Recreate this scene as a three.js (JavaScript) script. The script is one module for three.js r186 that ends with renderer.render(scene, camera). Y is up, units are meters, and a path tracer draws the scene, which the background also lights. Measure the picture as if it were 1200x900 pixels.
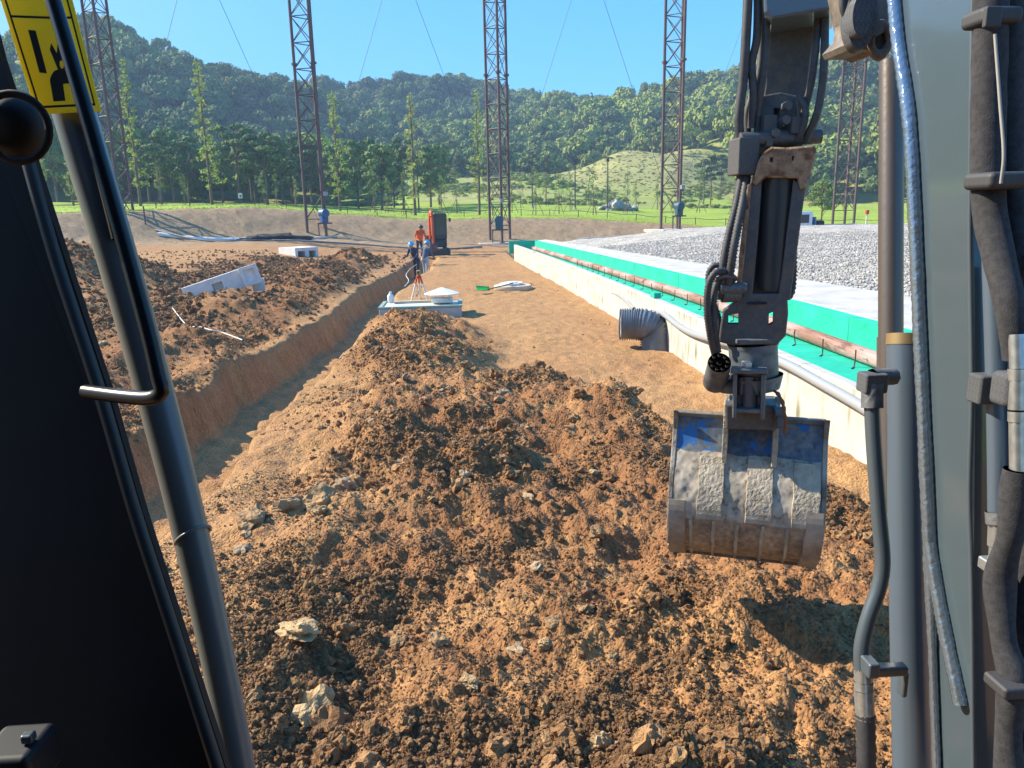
import * as THREE from 'three';
import { mergeGeometries } from 'three/addons/utils/BufferGeometryUtils.js';
import { MarchingCubes } from 'three/addons/objects/MarchingCubes.js';
import { RoundedBoxGeometry } from 'three/addons/geometries/RoundedBoxGeometry.js';

// ---------------------------------------------------------------- camera, sky, sun, exposure
const RAD = Math.PI / 180;
const scene = new THREE.Scene();
const camera = new THREE.PerspectiveCamera(53.644, 4 / 3, 0.05, 2000);
camera.position.set(0, 2.4, 0);
camera.rotation.order = 'YXZ';
camera.rotation.set(-12.8 * RAD, -3.55 * RAD, -1.25 * RAD);

const SUN_EL = 35 * RAD, SUN_AZ = 32 * RAD;             // from the left, a little ahead
const sunDir = new THREE.Vector3(-Math.cos(SUN_EL) * Math.cos(SUN_AZ), Math.sin(SUN_EL), -Math.cos(SUN_EL) * Math.sin(SUN_AZ));
{
  const W = 512, Hh = 256, data = new Float32Array(W * Hh * 4);
  const zen = [0.02, 0.18, 0.50], hor = [0.165, 0.50, 0.80];
  for (let j = 0; j < Hh; j++) for (let i = 0; i < W; i++) {
    const el = ((j + 0.5) / Hh - 0.5) * Math.PI, az = ((i + 0.5) / W - 0.5) * 2 * Math.PI;
    const d = new THREE.Vector3(Math.cos(el) * Math.cos(az), Math.sin(el), Math.cos(el) * Math.sin(az));
    const t = 1 - Math.exp(-Math.max(0, Math.sin(el)) * 4.2);
    const c = Math.max(0, d.dot(sunDir)), glow = 0.34 * Math.pow(c, 7) + 0.06 * Math.pow(c, 2);
    const k = (j * W + i) * 4;
    for (let n = 0; n < 3; n++) data[k + n] = hor[n] + (zen[n] - hor[n]) * t + glow * [1.0, 0.95, 0.85][n] * (1 - 0.3 * t);
    data[k + 3] = 1;
  }
  const sky = new THREE.DataTexture(data, W, Hh, THREE.RGBAFormat, THREE.FloatType);
  sky.mapping = THREE.EquirectangularReflectionMapping; sky.magFilter = THREE.LinearFilter; sky.needsUpdate = true;
  scene.background = sky; scene.environment = sky;
}
const sun = new THREE.DirectionalLight(new THREE.Color().setRGB(1.0, 0.88, 0.69), 5);
sun.position.copy(sunDir).multiplyScalar(120); sun.target.position.set(0, 0, -20);
sun.castShadow = true; sun.shadow.mapSize.set(4096, 4096);
Object.assign(sun.shadow.camera, { left: -90, right: 90, top: 90, bottom: -90, near: 1, far: 400 });
scene.add(sun, sun.target);
const renderer = new THREE.WebGLRenderer({ antialias: true });
renderer.setSize(1024, 768);
renderer.shadowMap.enabled = true;
renderer.toneMapping = THREE.LinearToneMapping;
renderer.toneMappingExposure = 2.15;
scene.fog = new THREE.FogExp2(new THREE.Color().setRGB(0.48, 0.70, 1.0), 0.0009);

// ---------------------------------------------------------------- helpers
let seed = 12345;
const rnd = () => { seed = (seed + 0x6D2B79F5) | 0; let t = Math.imul(seed ^ (seed >>> 15), 1 | seed); t = (t + Math.imul(t ^ (t >>> 7), 61 | t)) ^ t; return ((t ^ (t >>> 14)) >>> 0) / 4294967296; };
const rr = (a, b) => a + (b - a) * rnd();
const clamp = (x, a = 0, b = 1) => Math.min(b, Math.max(a, x));
const lerp = (a, b, t) => a + (b - a) * t;
const sst = (a, b, x) => { const t = clamp((x - a) / (b - a)); return t * t * (3 - 2 * t); };
const V = (a, b, c) => a.isVector3 ? a.clone() : Array.isArray(a) ? new THREE.Vector3(...a) : new THREE.Vector3(a, b, c);
const hash2 = (i, j, s = 0) => { let h = Math.imul(i, 374761393) + Math.imul(j, 668265263) + Math.imul(s, 974634277); h = Math.imul(h ^ (h >>> 13), 1274126177); h ^= h >>> 16; return (h >>> 0) / 4294967296; };
function vnoise(x, y, s = 0) {
  const i = Math.floor(x), j = Math.floor(y), u = x - i, v = y - j, a = u * u * (3 - 2 * u), b = v * v * (3 - 2 * v);
  return lerp(lerp(hash2(i, j, s), hash2(i + 1, j, s), a), lerp(hash2(i, j + 1, s), hash2(i + 1, j + 1, s), a), b) * 2 - 1;
}
const fbm = (x, y, n = 4, s = 0) => { let a = 0, w = 0.5; for (let k = 0; k < n; k++) { a += w * vnoise(x, y, s + k); x = x * 2.03 + 17.1; y = y * 2.03 - 9.3; w *= 0.5; } return a; };
function lumps(x, y, s = 0) {            // rounded clods: the highest of nearby half-buried balls
  const i = Math.floor(x), j = Math.floor(y); let m = 0;
  for (let a = -1; a <= 1; a++) for (let b = -1; b <= 1; b++) {
    const p = i + a, q = j + b, r = 0.28 + 0.5 * hash2(p, q, s + 3);
    const dx = x - p - hash2(p, q, s), dy = y - q - hash2(p, q, s + 1), d = (dx * dx + dy * dy) / (r * r);
    if (d < 1) m = Math.max(m, (1 - d) * r * (0.4 + 1.2 * hash2(p, q, s + 2)));
  }
  return m;
}
const taken = new Map();
const numbered = n => { const k = (taken.get(n) ?? -1) + 1; taken.set(n, k); return k ? `${n}_${String(k).padStart(3, '0')}` : n; };
function tag(o, label, category, group, kind) {
  if (label) o.userData.label = label; if (category) o.userData.category = category;
  if (group) o.userData.group = group; if (kind) o.userData.kind = kind; return o;
}
const shade = o => { o.castShadow = o.receiveShadow = true; return o; };
function mesh(name, geo, mat, parent = scene, label) {
  const g = Array.isArray(geo) ? (geo.length > 1 ? mergeGeometries(geo.map(x => { let y = x.index ? x.toNonIndexed() : x; for (const k of Object.keys(y.attributes)) if (!['position', 'normal', 'uv'].includes(k)) y.deleteAttribute(k); return y; })) : geo[0]) : geo;
  const m = shade(new THREE.Mesh(g, mat)); m.name = parent === scene ? numbered(name) : name;
  if (label) m.userData.label = label;
  parent.add(m); return m;
}
function thing(name, label, category, pos = [0, 0, 0], turn = 0, group) {
  const o = new THREE.Group(); o.name = numbered(name); o.position.set(...pos); o.rotation.y = turn; scene.add(o);
  return tag(o, label, category, group);
}
function copyOf(o, label) { const c = o.clone(); c.name = numbered(o.name.replace(/_\d{3}$/, '')); c.userData = { ...o.userData }; if (label) c.userData.label = label; scene.add(c); return c; }
// a swept round body along points; radius may vary along it (t from 0 to 1)
function sweep(pts, radius, n = 40, m = 10, tight = 0.5, ends = [0, 1]) {
  const P = pts.map(p => p.isVector3 ? p : V(p));
  const curve = P.length > 2 ? new THREE.CatmullRomCurve3(P, false, 'catmullrom', tight) : new THREE.LineCurve3(P[0], P[1]);
  const pos = [], nor = [], uv = [], idx = [], rf = typeof radius === 'function' ? radius : () => radius;
  const L = curve.getLength(); let N = null, prev = null;
  for (let i = 0; i <= n; i++) {
    const t = i / n, c = curve.getPointAt(t), T = curve.getTangentAt(t);
    if (!N) { N = Math.abs(T.y) < 0.9 ? V(0, 1, 0) : V(1, 0, 0); } N = N.clone().sub(T.clone().multiplyScalar(N.dot(T))).normalize();
    const B = T.clone().cross(N), r = rf(t);
    for (let j = 0; j <= m; j++) {
      const a = j / m * 2 * Math.PI, d = N.clone().multiplyScalar(Math.cos(a)).addScaledVector(B, Math.sin(a));
      pos.push(c.x + d.x * r, c.y + d.y * r, c.z + d.z * r); nor.push(d.x, d.y, d.z); uv.push(j / m * 2 * Math.PI * r, t * L);
    }
  }
  for (let i = 0; i < n; i++) for (let j = 0; j < m; j++) { const a = i * (m + 1) + j, b = a + m + 1; idx.push(a, a + 1, b, b, a + 1, b + 1); }
  for (const e of ends) {                                         // closed ends
    const c = curve.getPointAt(e), T = curve.getTangentAt(e).multiplyScalar(e ? 1 : -1), base = pos.length / 3, row = e ? n * (m + 1) : 0;
    pos.push(c.x, c.y, c.z); nor.push(T.x, T.y, T.z); uv.push(0, 0);
    for (let j = 0; j <= m; j++) { const q = (row + j) * 3; pos.push(pos[q], pos[q + 1], pos[q + 2]); nor.push(T.x, T.y, T.z); uv.push(0, 0); }
    for (let j = 0; j < m; j++) e ? idx.push(base, base + 2 + j, base + 1 + j) : idx.push(base, base + 1 + j, base + 2 + j);
  }
  const g = new THREE.BufferGeometry(); g.setIndex(idx);
  g.setAttribute('position', new THREE.Float32BufferAttribute(pos, 3)); g.setAttribute('normal', new THREE.Float32BufferAttribute(nor, 3)); g.setAttribute('uv', new THREE.Float32BufferAttribute(uv, 2));
  return g;
}
const rod = (a, b, r, m = 8) => sweep([a, b], r, 1, m);
const rodBox = (w, h, d, x = 0, y = 0, z = 0, bev = 0.006) => new RoundedBoxGeometry(w, h, d, 2, Math.min(bev, w / 2.1, h / 2.1, d / 2.1)).translate(x, y, z);
const cyl = (r1, r2, h, n = 20, x = 0, y = 0, z = 0) => new THREE.CylinderGeometry(r1, r2, h, n).translate(x, y, z);
// a plate: an outline of [x, y] points (own plane z = 0), thickness towards -z
function plate(pts, th, holes = [], bev = 0.004) {
  const s = new THREE.Shape(pts.map(p => new THREE.Vector2(p[0], p[1])));
  for (const h of holes) s.holes.push(new THREE.Path(h.map(p => new THREE.Vector2(p[0], p[1]))));
  return new THREE.ExtrudeGeometry(s, { depth: th - 2 * bev, bevelEnabled: bev > 0, bevelThickness: bev, bevelSize: bev, bevelOffset: -bev, bevelSegments: 2, curveSegments: 10 }).translate(0, 0, -th + bev);
}
// textures: tiling noise, computed
function tex(size, fn, srgb = true) {
  const d = new Uint8Array(size * size * 4);
  for (let j = 0; j < size; j++) for (let i = 0; i < size; i++) { const c = fn(i / size, j / size), k = (j * size + i) * 4; for (let n = 0; n < 3; n++) d[k + n] = clamp(c[n]) * 255; d[k + 3] = 255; }
  const t = new THREE.DataTexture(d, size, size); t.wrapS = t.wrapT = THREE.RepeatWrapping; t.magFilter = THREE.LinearFilter; t.minFilter = THREE.LinearMipmapLinearFilter; t.generateMipmaps = true;
  if (srgb) t.colorSpace = THREE.SRGBColorSpace; t.needsUpdate = true; return t;
}
function tnoise(u, v, f, s) {                                     // value noise that tiles with period 1
  const x = u * f, y = v * f, i = Math.floor(x), j = Math.floor(y), a = x - i, b = y - j, A = a * a * (3 - 2 * a), B = b * b * (3 - 2 * b), m = q => ((q % f) + f) % f;
  return lerp(lerp(hash2(m(i), m(j), s), hash2(m(i + 1), m(j), s), A), lerp(hash2(m(i), m(j + 1), s), hash2(m(i + 1), m(j + 1), s), A), B);
}
const tfbm = (u, v, f, n, s) => { let a = 0, w = 0.5, t = 0; for (let k = 0; k < n; k++) { a += w * tnoise(u, v, f << k, s + k); t += w; w *= 0.55; } return a / t; };
const rep = (t, x, y = x) => { const c = t.clone(); c.repeat.set(x, y); c.needsUpdate = true; return c; };
const lin2s = c => c <= 0.0031308 ? c * 12.92 : 1.055 * Math.pow(c, 1 / 2.4) - 0.055;
// mottled colour: a and b linear colours, mixed by noise
const mottle = (a, b, f, n, s, size = 256, k = 1.6) => tex(size, (u, v) => { const t = clamp((tfbm(u, v, f, n, s) - 0.5) * k + 0.5); return [0, 1, 2].map(q => lin2s(lerp(a[q], b[q], t))); });
const grainBump = (f, n, s, size = 256) => tex(size, (u, v) => { const t = tfbm(u, v, f, n, s); return [t, t, t]; }, false);
const rgb = (r, g, b) => new THREE.Color().setRGB(r, g, b);
const std = (o) => new THREE.MeshStandardMaterial({ roughness: 0.8, metalness: 0, ...o });
const bumpFine = grainBump(16, 5, 71), bumpCoarse = grainBump(6, 5, 72);
const white1 = rgb(1, 1, 1);

// ---------------------------------------------------------------- the lie of the land
// heights of the land round the site: rows by distance, columns every 3 degrees of bearing from -48
const HD = [56,62,80,100,130,160,200,250,320,420];
const HT = [
  [1.2,1.2,1.2,1.2,1.19,1.16,1.14,1.11,1.05,0.9,0.84,0.83,0.78,0.71,0.51,0.29,0.17,0.08,0.03,0.01,0.0,0.0,0.0,0.0,0.0,0.0,0.0,0.0,0.0,0.0,0.0,0.0,0.0,0.0,0.0,0.0],
  [3.0,3.0,3.0,3.0,3.0,3.0,3.0,3.0,3.02,3.08,3.14,3.19,2.91,2.55,2.27,2.0,1.95,1.95,1.86,1.74,1.51,1.22,1.01,0.85,0.76,0.71,0.7,0.7,0.7,0.7,0.7,0.7,0.7,0.7,0.7,0.7],
  [3.89,3.89,3.89,3.89,3.88,3.85,3.82,3.79,3.75,3.7,3.64,3.57,3.29,2.96,2.66,2.37,2.27,2.22,2.11,1.98,1.75,1.46,1.25,1.09,0.99,0.92,0.94,0.97,1.0,1.04,1.09,1.13,1.13,1.13,1.13,1.13],
  [4.58,4.58,4.58,4.58,4.57,4.53,4.49,4.44,4.38,4.32,4.25,4.17,3.91,3.6,3.38,3.17,3.17,3.21,3.03,2.77,2.47,2.15,1.99,1.93,1.95,2.0,1.95,1.88,1.81,1.75,1.68,1.62,1.62,1.62,1.62,1.62],
  [5.59,5.59,5.59,5.59,5.52,5.37,5.22,5.06,4.88,4.7,4.49,4.25,4.12,4.0,4.79,6.07,6.06,5.73,5.29,4.81,4.36,3.92,3.56,3.24,2.83,2.36,2.32,2.36,2.39,2.42,2.45,2.47,2.47,2.47,2.47,2.47],
  [12.13,12.13,12.13,12.13,12.06,11.9,11.72,11.51,11.23,10.82,10.22,9.5,9.03,8.61,10.41,11.65,11.35,10.79,10.83,11.66,14.66,14.52,11.87,8.75,7.53,7.22,7.19,7.18,7.17,7.14,7.09,7.03,7.03,7.03,7.03,7.03],
  [21.91,21.91,21.91,21.91,22.08,22.37,22.58,22.74,22.59,21.87,20.43,18.52,16.4,14.18,12.41,11.93,11.64,11.32,11.56,11.98,13.07,15.11,17.24,19.15,19.56,19.2,18.63,17.97,17.25,16.48,15.65,14.79,14.79,14.79,14.79,14.79],
  [34.74,34.74,34.74,34.74,36.13,38.76,41.25,43.36,44.57,43.18,40.26,36.93,33.38,29.93,25.66,22.81,22.0,21.53,22.23,23.33,27.54,31.62,36.52,39.52,40.55,39.11,37.44,36.84,33.3,30.09,27.04,23.93,23.93,23.93,23.93,23.93],
  [40.55,40.55,40.55,40.55,41.82,44.18,46.41,46.9,47.02,47.0,45.69,43.58,41.61,40.65,42.77,45.63,44.75,42.15,37.7,35.79,34.51,35.14,38.77,42.57,43.03,41.75,39.63,37.27,34.78,32.18,29.47,26.7,26.7,26.7,26.7,26.7],
  [35.79,35.79,35.79,35.79,35.99,36.29,36.48,36.57,36.56,36.44,36.22,35.9,35.48,34.96,35.68,36.54,35.2,33.26,31.23,29.11,29.01,30.02,30.94,31.76,32.5,33.15,31.62,29.63,27.54,25.36,23.11,20.81,20.81,20.81,20.81,20.81]
];
function cub(a, b, c, d, t) { return b + 0.5 * t * (c - a + t * (2 * a - 5 * b + 4 * c - d + t * (3 * (b - c) + d - a))); }
function farHeight(x, z) {
  const r = Math.hypot(x, z), az = Math.atan2(x, -z) / RAD, nc = HT[0].length;
  const f = clamp((az + 48) / 3, 0, nc - 1.001), i = Math.floor(f), u = f - i;
  let k = 0; while (k < HD.length - 2 && HD[k + 1] < r) k++;
  const t = clamp((r - HD[k]) / (HD[k + 1] - HD[k]));
  const col = q => { const R = HT[clamp(q, 0, HD.length - 1)], at = n => R[clamp(n, 0, nc - 1)]; return cub(at(i - 1), at(i), at(i + 1), at(i + 2), u); };
  let h = k === 0 ? lerp(col(0), col(1), t * t * (3 - 2 * t)) : cub(col(k - 1), col(k), col(k + 1), col(k + 2), t);
  const g = sst(110, 200, r);
  h += fbm(x * 0.03, z * 0.03, 3, 5) * (0.5 + 7 * g) * sst(62, 120, r) ;
  if (r > 420) h -= (r - 420) * 0.08;
  return h;
}
// the trench beside the graded strip
const trL = z => -3.75 + 0.35 * sst(-10, -19, z) + 0.85 * sst(-19, -42, z) + 0.13 * vnoise(z * 0.55, 3, 8) + 0.05 * vnoise(z * 2.3, 1, 9);
const trR = z => -2.33 + 0.3 * sst(-6, -18, z) + 0.0 * z + 0.12 * vnoise(z * 0.7, 9, 18) + 0.06 * vnoise(z * 2.9, 4, 19) + 0.62 * sst(-22, -35, z);
const bump2 = (x, z, cx, cz, sx, sz, h) => h * Math.exp(-Math.pow((x - cx) / sx, 2) - Math.pow((z - cz) / sz, 2));
// where the soil is loose spoil (1) and where it is graded and tracked (0)
function loose(x, z) {
  const edge = 0.5 * fbm(x * 0.9, z * 0.9, 3, 31);
  const front = sst(-10.9, -9.6, z + edge - 0.25 * x - (x > 1.2 ? (x - 1.2) * 2.7 : 0)) * sst(-2.6, -2.2, x) * sst(4.2, 2.9, x + 0.4 * edge);
  const mid = sst(1, 0.55, Math.hypot((x + 0.75) / 1.6, (z + 13.4) / 4.2) + edge * 0.3);
  const bank = sst(-3.5, -4.2, x + edge) * sst(-43, -40, z) * sst(-13, -9.5, x + edge);
  const heap = sst(1, 0.7, Math.hypot((x + 14.2) / 5, (z + 26.5) / 5.5) + edge * 0.3);
  return clamp(Math.max(heap, front * lerp(0.3, 1, sst(-2.2, -0.7, x + 0.6 * edge)), mid, bank));
}
function soilHeight(x, z, detail = true) {
  const r = Math.hypot(x, z), L = loose(x, z);
  let h = 0.03 * fbm(x * 0.5, z * 0.5, 3, 3);
  h += 0.55 * sst(-6, -14, x) * sst(-18, -46, z);
  // spoil thrown up in front of the machine
  const spoil = 0.16 + bump2(x, z, 0.35, -9.0, 1.5, 1.6, 0.3) + bump2(x, z, 1.75, -7.6, 0.7, 0.8, 0.24) + bump2(x, z, 0.9, -8.9, 0.35, 0.4, 0.14) + bump2(x, z, -1.1, -14.6, 0.85, 1.5, 0.36) + bump2(x, z, -0.5, -11.8, 0.9, 1.2, 0.2) + bump2(x, z, -0.3, -6.2, 0.8, 0.8, 0.1)
    + bump2(x, z, 2.6, -4.9, 0.9, 1.0, 0.2) + bump2(x, z, -0.75, -3.0, 0.5, 0.6, -0.14) + bump2(x, z, 0.4, -4.3, 0.7, 0.6, 0.06) - 0.1 * sst(-1.7, -2.4, x) + bump2(x, z, 1.15, -4.1, 0.35, 0.3, -0.1) + bump2(x, z, -0.62, -3.6, 0.22, 0.9, -0.12);
  h += spoil * (x > -2.8 && x < 4.5 ? L : 0);
  // heaps left of the trench
  h += bump2(x, z, -14.2, -26.5, 3.4, 3.6, 1.75) + bump2(x, z, -5.6, -18.5, 1.3, 1.5, 0.5) + bump2(x, z, -7.4, -19.6, 1.3, 0.9, 0.3) + bump2(x, z, -4.9, -26.5, 1.0, 4.0, 0.6) + bump2(x, z, -6.2, -30, 1.5, 3.5, 0.45)
    + bump2(x, z, -5.0, -36, 1.1, 3.2, 0.75) + bump2(x, z, -5.6, -13.5, 1.2, 1.4, 0.35) + bump2(x, z, -6.6, -10, 1.4, 1.3, 0.35) + bump2(x, z, -3.9, -42.5, 1.6, 0.8, 0.3);
  h += bump2(x, z, -9.5, -22, 2.4, 1.6, 0.18) + bump2(x, z, 3.3, -6.2, 0.5, 1.3, 0.16) + bump2(x, z, 3.4, -9.3, 0.35, 0.7, 0.12) + bump2(x, z, 0.2, -53, 2.4, 1.4, 0.7);
  // the trench
  const tl = trL(z), tr = trR(z), inT = sst(tl - 0.05, tl + 0.3, x + 0.07 * lumps(x * 3 + 9, z * 3, 45)) * sst(tr + 0.05, tr - 0.22, x) * sst(-2, -3.2, z) * sst(-43.6, -42.2, z);
  h = lerp(h, -0.62 + 0.05 * fbm(x * 2, z * 0.7, 3, 44), inT);
  if (detail) {
    const rough = (0.12 + 0.88 * L) * (1 - 0.75 * inT), w = 0.02 * vnoise(x * 6, z * 6, 2);
    h += rough * (0.30 * fbm(x * 1.25, z * 1.25, 3, 21) + 0.085 * fbm(x * 5, z * 5, 3, 25));
    const big = sst(-0.1, 0.35, vnoise(x * 0.8, z * 0.8, 61));
    h += L * (1 - inT) * (big * 0.09 * lumps(x * 2.3 + w, z * 2.3, 51) + big * 0.05 * lumps(x * 5.3 + w, z * 5.3 + w, 55) + 0.04 * lumps(x * 12 + w, z * 12, 58) + 0.014 * lumps(x * 26, z * 26, 59));
    h += (1 - L) * 0.03 * Math.pow(Math.max(0, vnoise(x * 3, z * 3, 66)), 2) + (1 - L) * (1 - inT) * 0.02 * lumps(x * 7, z * 7, 67);
    h += inT * 0.06 * lumps(x * 4, z * 4, 69) + (1 - L) * (1 - inT) * (0.009 * Math.sin(z * 7 + 2.5 * vnoise(x * 0.9, z * 0.4, 81)) * sst(0.1, 0.4, vnoise(x * 0.8, z * 0.25, 82)) + 0.012 * vnoise(x * 9, z * 9, 83));
    if (r > 46) h += 0.05 * sst(46, 56, r) * fbm(x * 1.3, z * 1.3, 3, 70);
  }
  // the bank that closes the site, then the field
  const k = sst(47, 55.5, r);
  if (k > 0) h = lerp(h, farHeight(x, z) + (detail ? 0.10 * fbm(x * 1.1, z * 1.1, 4, 77) : 0), k);
  // the bed of the gravel platform and the channel lies lower
  h -= 0.5 * sst(3.62, 3.9, x + 0.9 * sst(-13, -38, z)) * sst(-50, -44, z) * (z > -50 ? 1 : 0);
  return h;
}
const groundAt = (x, z) => Math.hypot(x, z) > 60 ? farHeight(x, z) : soilHeight(x, z);

function polarSheet(bearings, radii, heightFn, colorFn) {
  const na = bearings.length, nr = radii.length, pos = new Float32Array(na * nr * 3), uv = new Float32Array(na * nr * 2), col = colorFn ? new Float32Array(na * nr * 3) : null, idx = [];
  for (let i = 0; i < nr; i++) for (let j = 0; j < na; j++) {
    const x = Math.sin(bearings[j]) * radii[i], z = -Math.cos(bearings[j]) * radii[i], k = i * na + j, y = heightFn(x, z);
    pos[k * 3] = x; pos[k * 3 + 1] = y; pos[k * 3 + 2] = z; uv[k * 2] = x; uv[k * 2 + 1] = z;
    if (col) { const c = colorFn(x, z, y); col[k * 3] = c[0]; col[k * 3 + 1] = c[1]; col[k * 3 + 2] = c[2]; }
    if (i && j) { const a = k - na - 1, b = k - na, c = k - 1; idx.push(a, b, c, c, b, k); }
  }
  const g = new THREE.BufferGeometry(); g.setIndex(new THREE.BufferAttribute(new Uint32Array(idx), 1));
  g.setAttribute('position', new THREE.BufferAttribute(pos, 3)); g.setAttribute('uv', new THREE.BufferAttribute(uv, 2));
  if (col) g.setAttribute('color', new THREE.BufferAttribute(col, 3));
  g.computeVertexNormals(); return g;
}
const steps = (list) => { const out = []; for (const [a, b, s] of list) for (let v = a; v < b - 1e-9; v += s) out.push(v); return out; };
{
  const bear = steps([[-180, -50, 10], [-50, -40, 0.5], [-40, 42, 0.15], [42, 52, 0.5], [52, 180.1, 10]]).map(a => a * RAD);
  const radii = [0.05, 0.6, 1.2, 1.8]; for (let r = 2.3; r < 64; r *= 1.0054) radii.push(r);
  const dry = [0.335, 0.178, 0.072], damp = [0.215, 0.098, 0.036], ochre = [0.39, 0.228, 0.092], bank = [0.275, 0.195, 0.115];
  const g = polarSheet(bear, radii, (x, z) => { const r = Math.hypot(x, z); return soilHeight(x, z) - (r > 61.4 ? (r - 61.4) * 0.4 : 0); }, (x, z) => {
    const L = loose(x, z), n = fbm(x * 0.7, z * 0.7, 4, 90), n2 = fbm(x * 4.5, z * 4.5, 3, 95), r = Math.hypot(x, z);
    const t = clamp(0.55 + 1.1 * n + 0.9 * n2 + 0.3 * (L - 0.5) + (x < -3.6 ? 0.3 : 0)), c = [0, 1, 2].map(q => lerp(lerp(dry[q], ochre[q], clamp(0.5 + n * 1.3)), damp[q], t * (0.25 + 0.75 * L)));
    const b = sst(50, 56, r + 2 * n);
    return c.map((v, q) => lerp(v, bank[q] * (1 + 0.35 * n2), b));
  });
  const soilMap = tex(512, (u, v) => { const a = tfbm(u, v, 32, 4, 301), b = tfbm(u, v, 5, 4, 305), sp = tfbm(u, v, 128, 2, 309); const t = 0.62 + 0.36 * (a - 0.5) + 0.3 * (b - 0.5) + 0.4 * (sp - 0.5) + (sp > 0.74 ? 0.22 : 0); return [lin2s(t), lin2s(t * 0.98), lin2s(t * 0.95)]; });
  const soilBump = grainBump(48, 4, 320, 512);
  const m = std({ vertexColors: true, map: rep(soilMap, 0.9), bumpMap: rep(soilBump, 1.3), bumpScale: 0.02, roughness: 0.97, color: rgb(1.62, 1.62, 1.62) });
  tag(mesh('ground', g, m), 'loose brown soil of the graded site with an open trench', 'ground', null, 'structure');
}
// fields and hills: one sheet out past the ridges
const bareMound = (x, z) => { const r = Math.hypot(x, z), az = Math.atan2(x, -z) / RAD; return sst(7.5, 3.5, Math.hypot((az - 12.6) * 1.0, (r - 158) * 0.26)); };
const forestEdge = (x, z) => {                                   // distance at which the woods begin on this bearing
  const az = Math.atan2(x, -z) / RAD, w = 6 * vnoise(az * 0.35, 2, 12) + 3 * vnoise(az * 1.1, 4, 13);
  return lerp(lerp(lerp(103, 158, sst(-8.5, -5.5, az)), 172, sst(1, 9, az)), 128, sst(17, 23, az)) + w;
};
{
  const bear = steps([[-180, -52, 4], [-52, 56, 0.35], [56, 180.1, 4]]).map(a => a * RAD);
  const radii = [60.2, 60.8]; for (let r = 61.5; r < 470; r *= 1.009) radii.push(r); radii.push(600, 900, 1500);
  const fair = [0.26, 0.36, 0.03], rough = [0.25, 0.31, 0.05], straw = [0.32, 0.305, 0.10];
  const g = polarSheet(bear, radii, (x, z) => Math.hypot(x, z) > 480 ? 12 : farHeight(x, z) - Math.max(0, 61.6 - Math.hypot(x, z)) * 0.6, (x, z) => {
    const r = Math.hypot(x, z), n = fbm(x * 0.05, z * 0.05, 4, 110), n2 = fbm(x * 0.4, z * 0.4, 3, 115), n3 = fbm(x * 0.12, z * 0.05, 3, 118);
    const mown = clamp(sst(122, 108, r + 26 * n) + 0.9 * sst(0.05, 0.2, n3) * sst(165, 130, r));
    const c = [0, 1, 2].map(q => lerp(lerp(rough[q], straw[q], clamp(0.35 + 1.6 * n + n2)), fair[q], mown) * (1 + 0.35 * n2));
    const b = bareMound(x, z);
    return c.map((v, q) => lerp(v, straw[q] * (1 + 0.4 * n2), b));
  });
  const m = std({ vertexColors: true, bumpMap: rep(bumpFine, 0.5), bumpScale: 0.12, roughness: 1 });
  tag(mesh('grass_field', g, m), 'mown grass and wooded hills beyond the soil bank', 'terrain', null, 'structure');
}

// ---------------------------------------------------------------- trees
// leaf-sized faces: a bent pair of triangles, laid round a point
function leafSet() { return { pos: [], nor: [], col: [] }; }
function leaf(S, c, n, size, tone) {
  const a = V(n.y - n.z + 0.01, n.z - n.x, n.x - n.y + 0.02).normalize(), q = rr(0, 6.283), b = n.clone().cross(a);
  const u = a.clone().multiplyScalar(Math.cos(q)).addScaledVector(b, Math.sin(q)).multiplyScalar(size), v = n.clone().cross(u).multiplyScalar(rr(0.5, 0.8));
  const P = [c.clone().add(u), c.clone().add(v).addScaledVector(n, -0.15 * size), c.clone().sub(u), c.clone().sub(v).addScaledVector(n, -0.1 * size)];
  for (const k of [0, 1, 2, 0, 2, 3]) { S.pos.push(P[k].x, P[k].y, P[k].z); S.nor.push(n.x, n.y, n.z); S.col.push(...tone); }
}
function leafGeo(S) {
  const g = new THREE.BufferGeometry(); g.setAttribute('position', new THREE.Float32BufferAttribute(S.pos, 3));
  g.setAttribute('normal', new THREE.Float32BufferAttribute(S.nor, 3)); g.setAttribute('color', new THREE.Float32BufferAttribute(S.col, 3)); return g;
}
const dir3 = () => { const z = rr(-1, 1), a = rr(0, 6.283), s = Math.sqrt(1 - z * z); return V(s * Math.cos(a), z, s * Math.sin(a)); };
const tint = (base, spread) => { const k = 1 + rr(-spread, spread), w = rr(-spread, spread) * 0.5; return [base[0] * (k + w), base[1] * k, base[2] * (k - w)]; };
function clump(S, c, rx, ry, n, size, base, spread = 0.3, low = -0.35) {
  for (let i = 0; i < n; i++) {
    const d = dir3(); if (d.y < low) d.y = -d.y * 0.4; d.normalize();
    const k = Math.pow(rnd(), 0.3), p = V(c.x + d.x * rx * k, c.y + d.y * ry * k, c.z + d.z * rx * k);
    leaf(S, p, d.clone().addScaledVector(dir3(), 0.55).normalize(), size * rr(0.6, 1.3), tint(base, spread));
  }
}
const leafMat = std({ vertexColors: true, roughness: 0.9, side: THREE.DoubleSide });
const needleMat = new THREE.MeshPhysicalMaterial({ vertexColors: true, roughness: 1, side: THREE.DoubleSide, transmission: 0.35, thickness: 0 });
const barkMat = std({ map: rep(mottle([0.09, 0.06, 0.04], [0.24, 0.18, 0.13], 8, 4, 140), 2), roughness: 0.95 });
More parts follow.
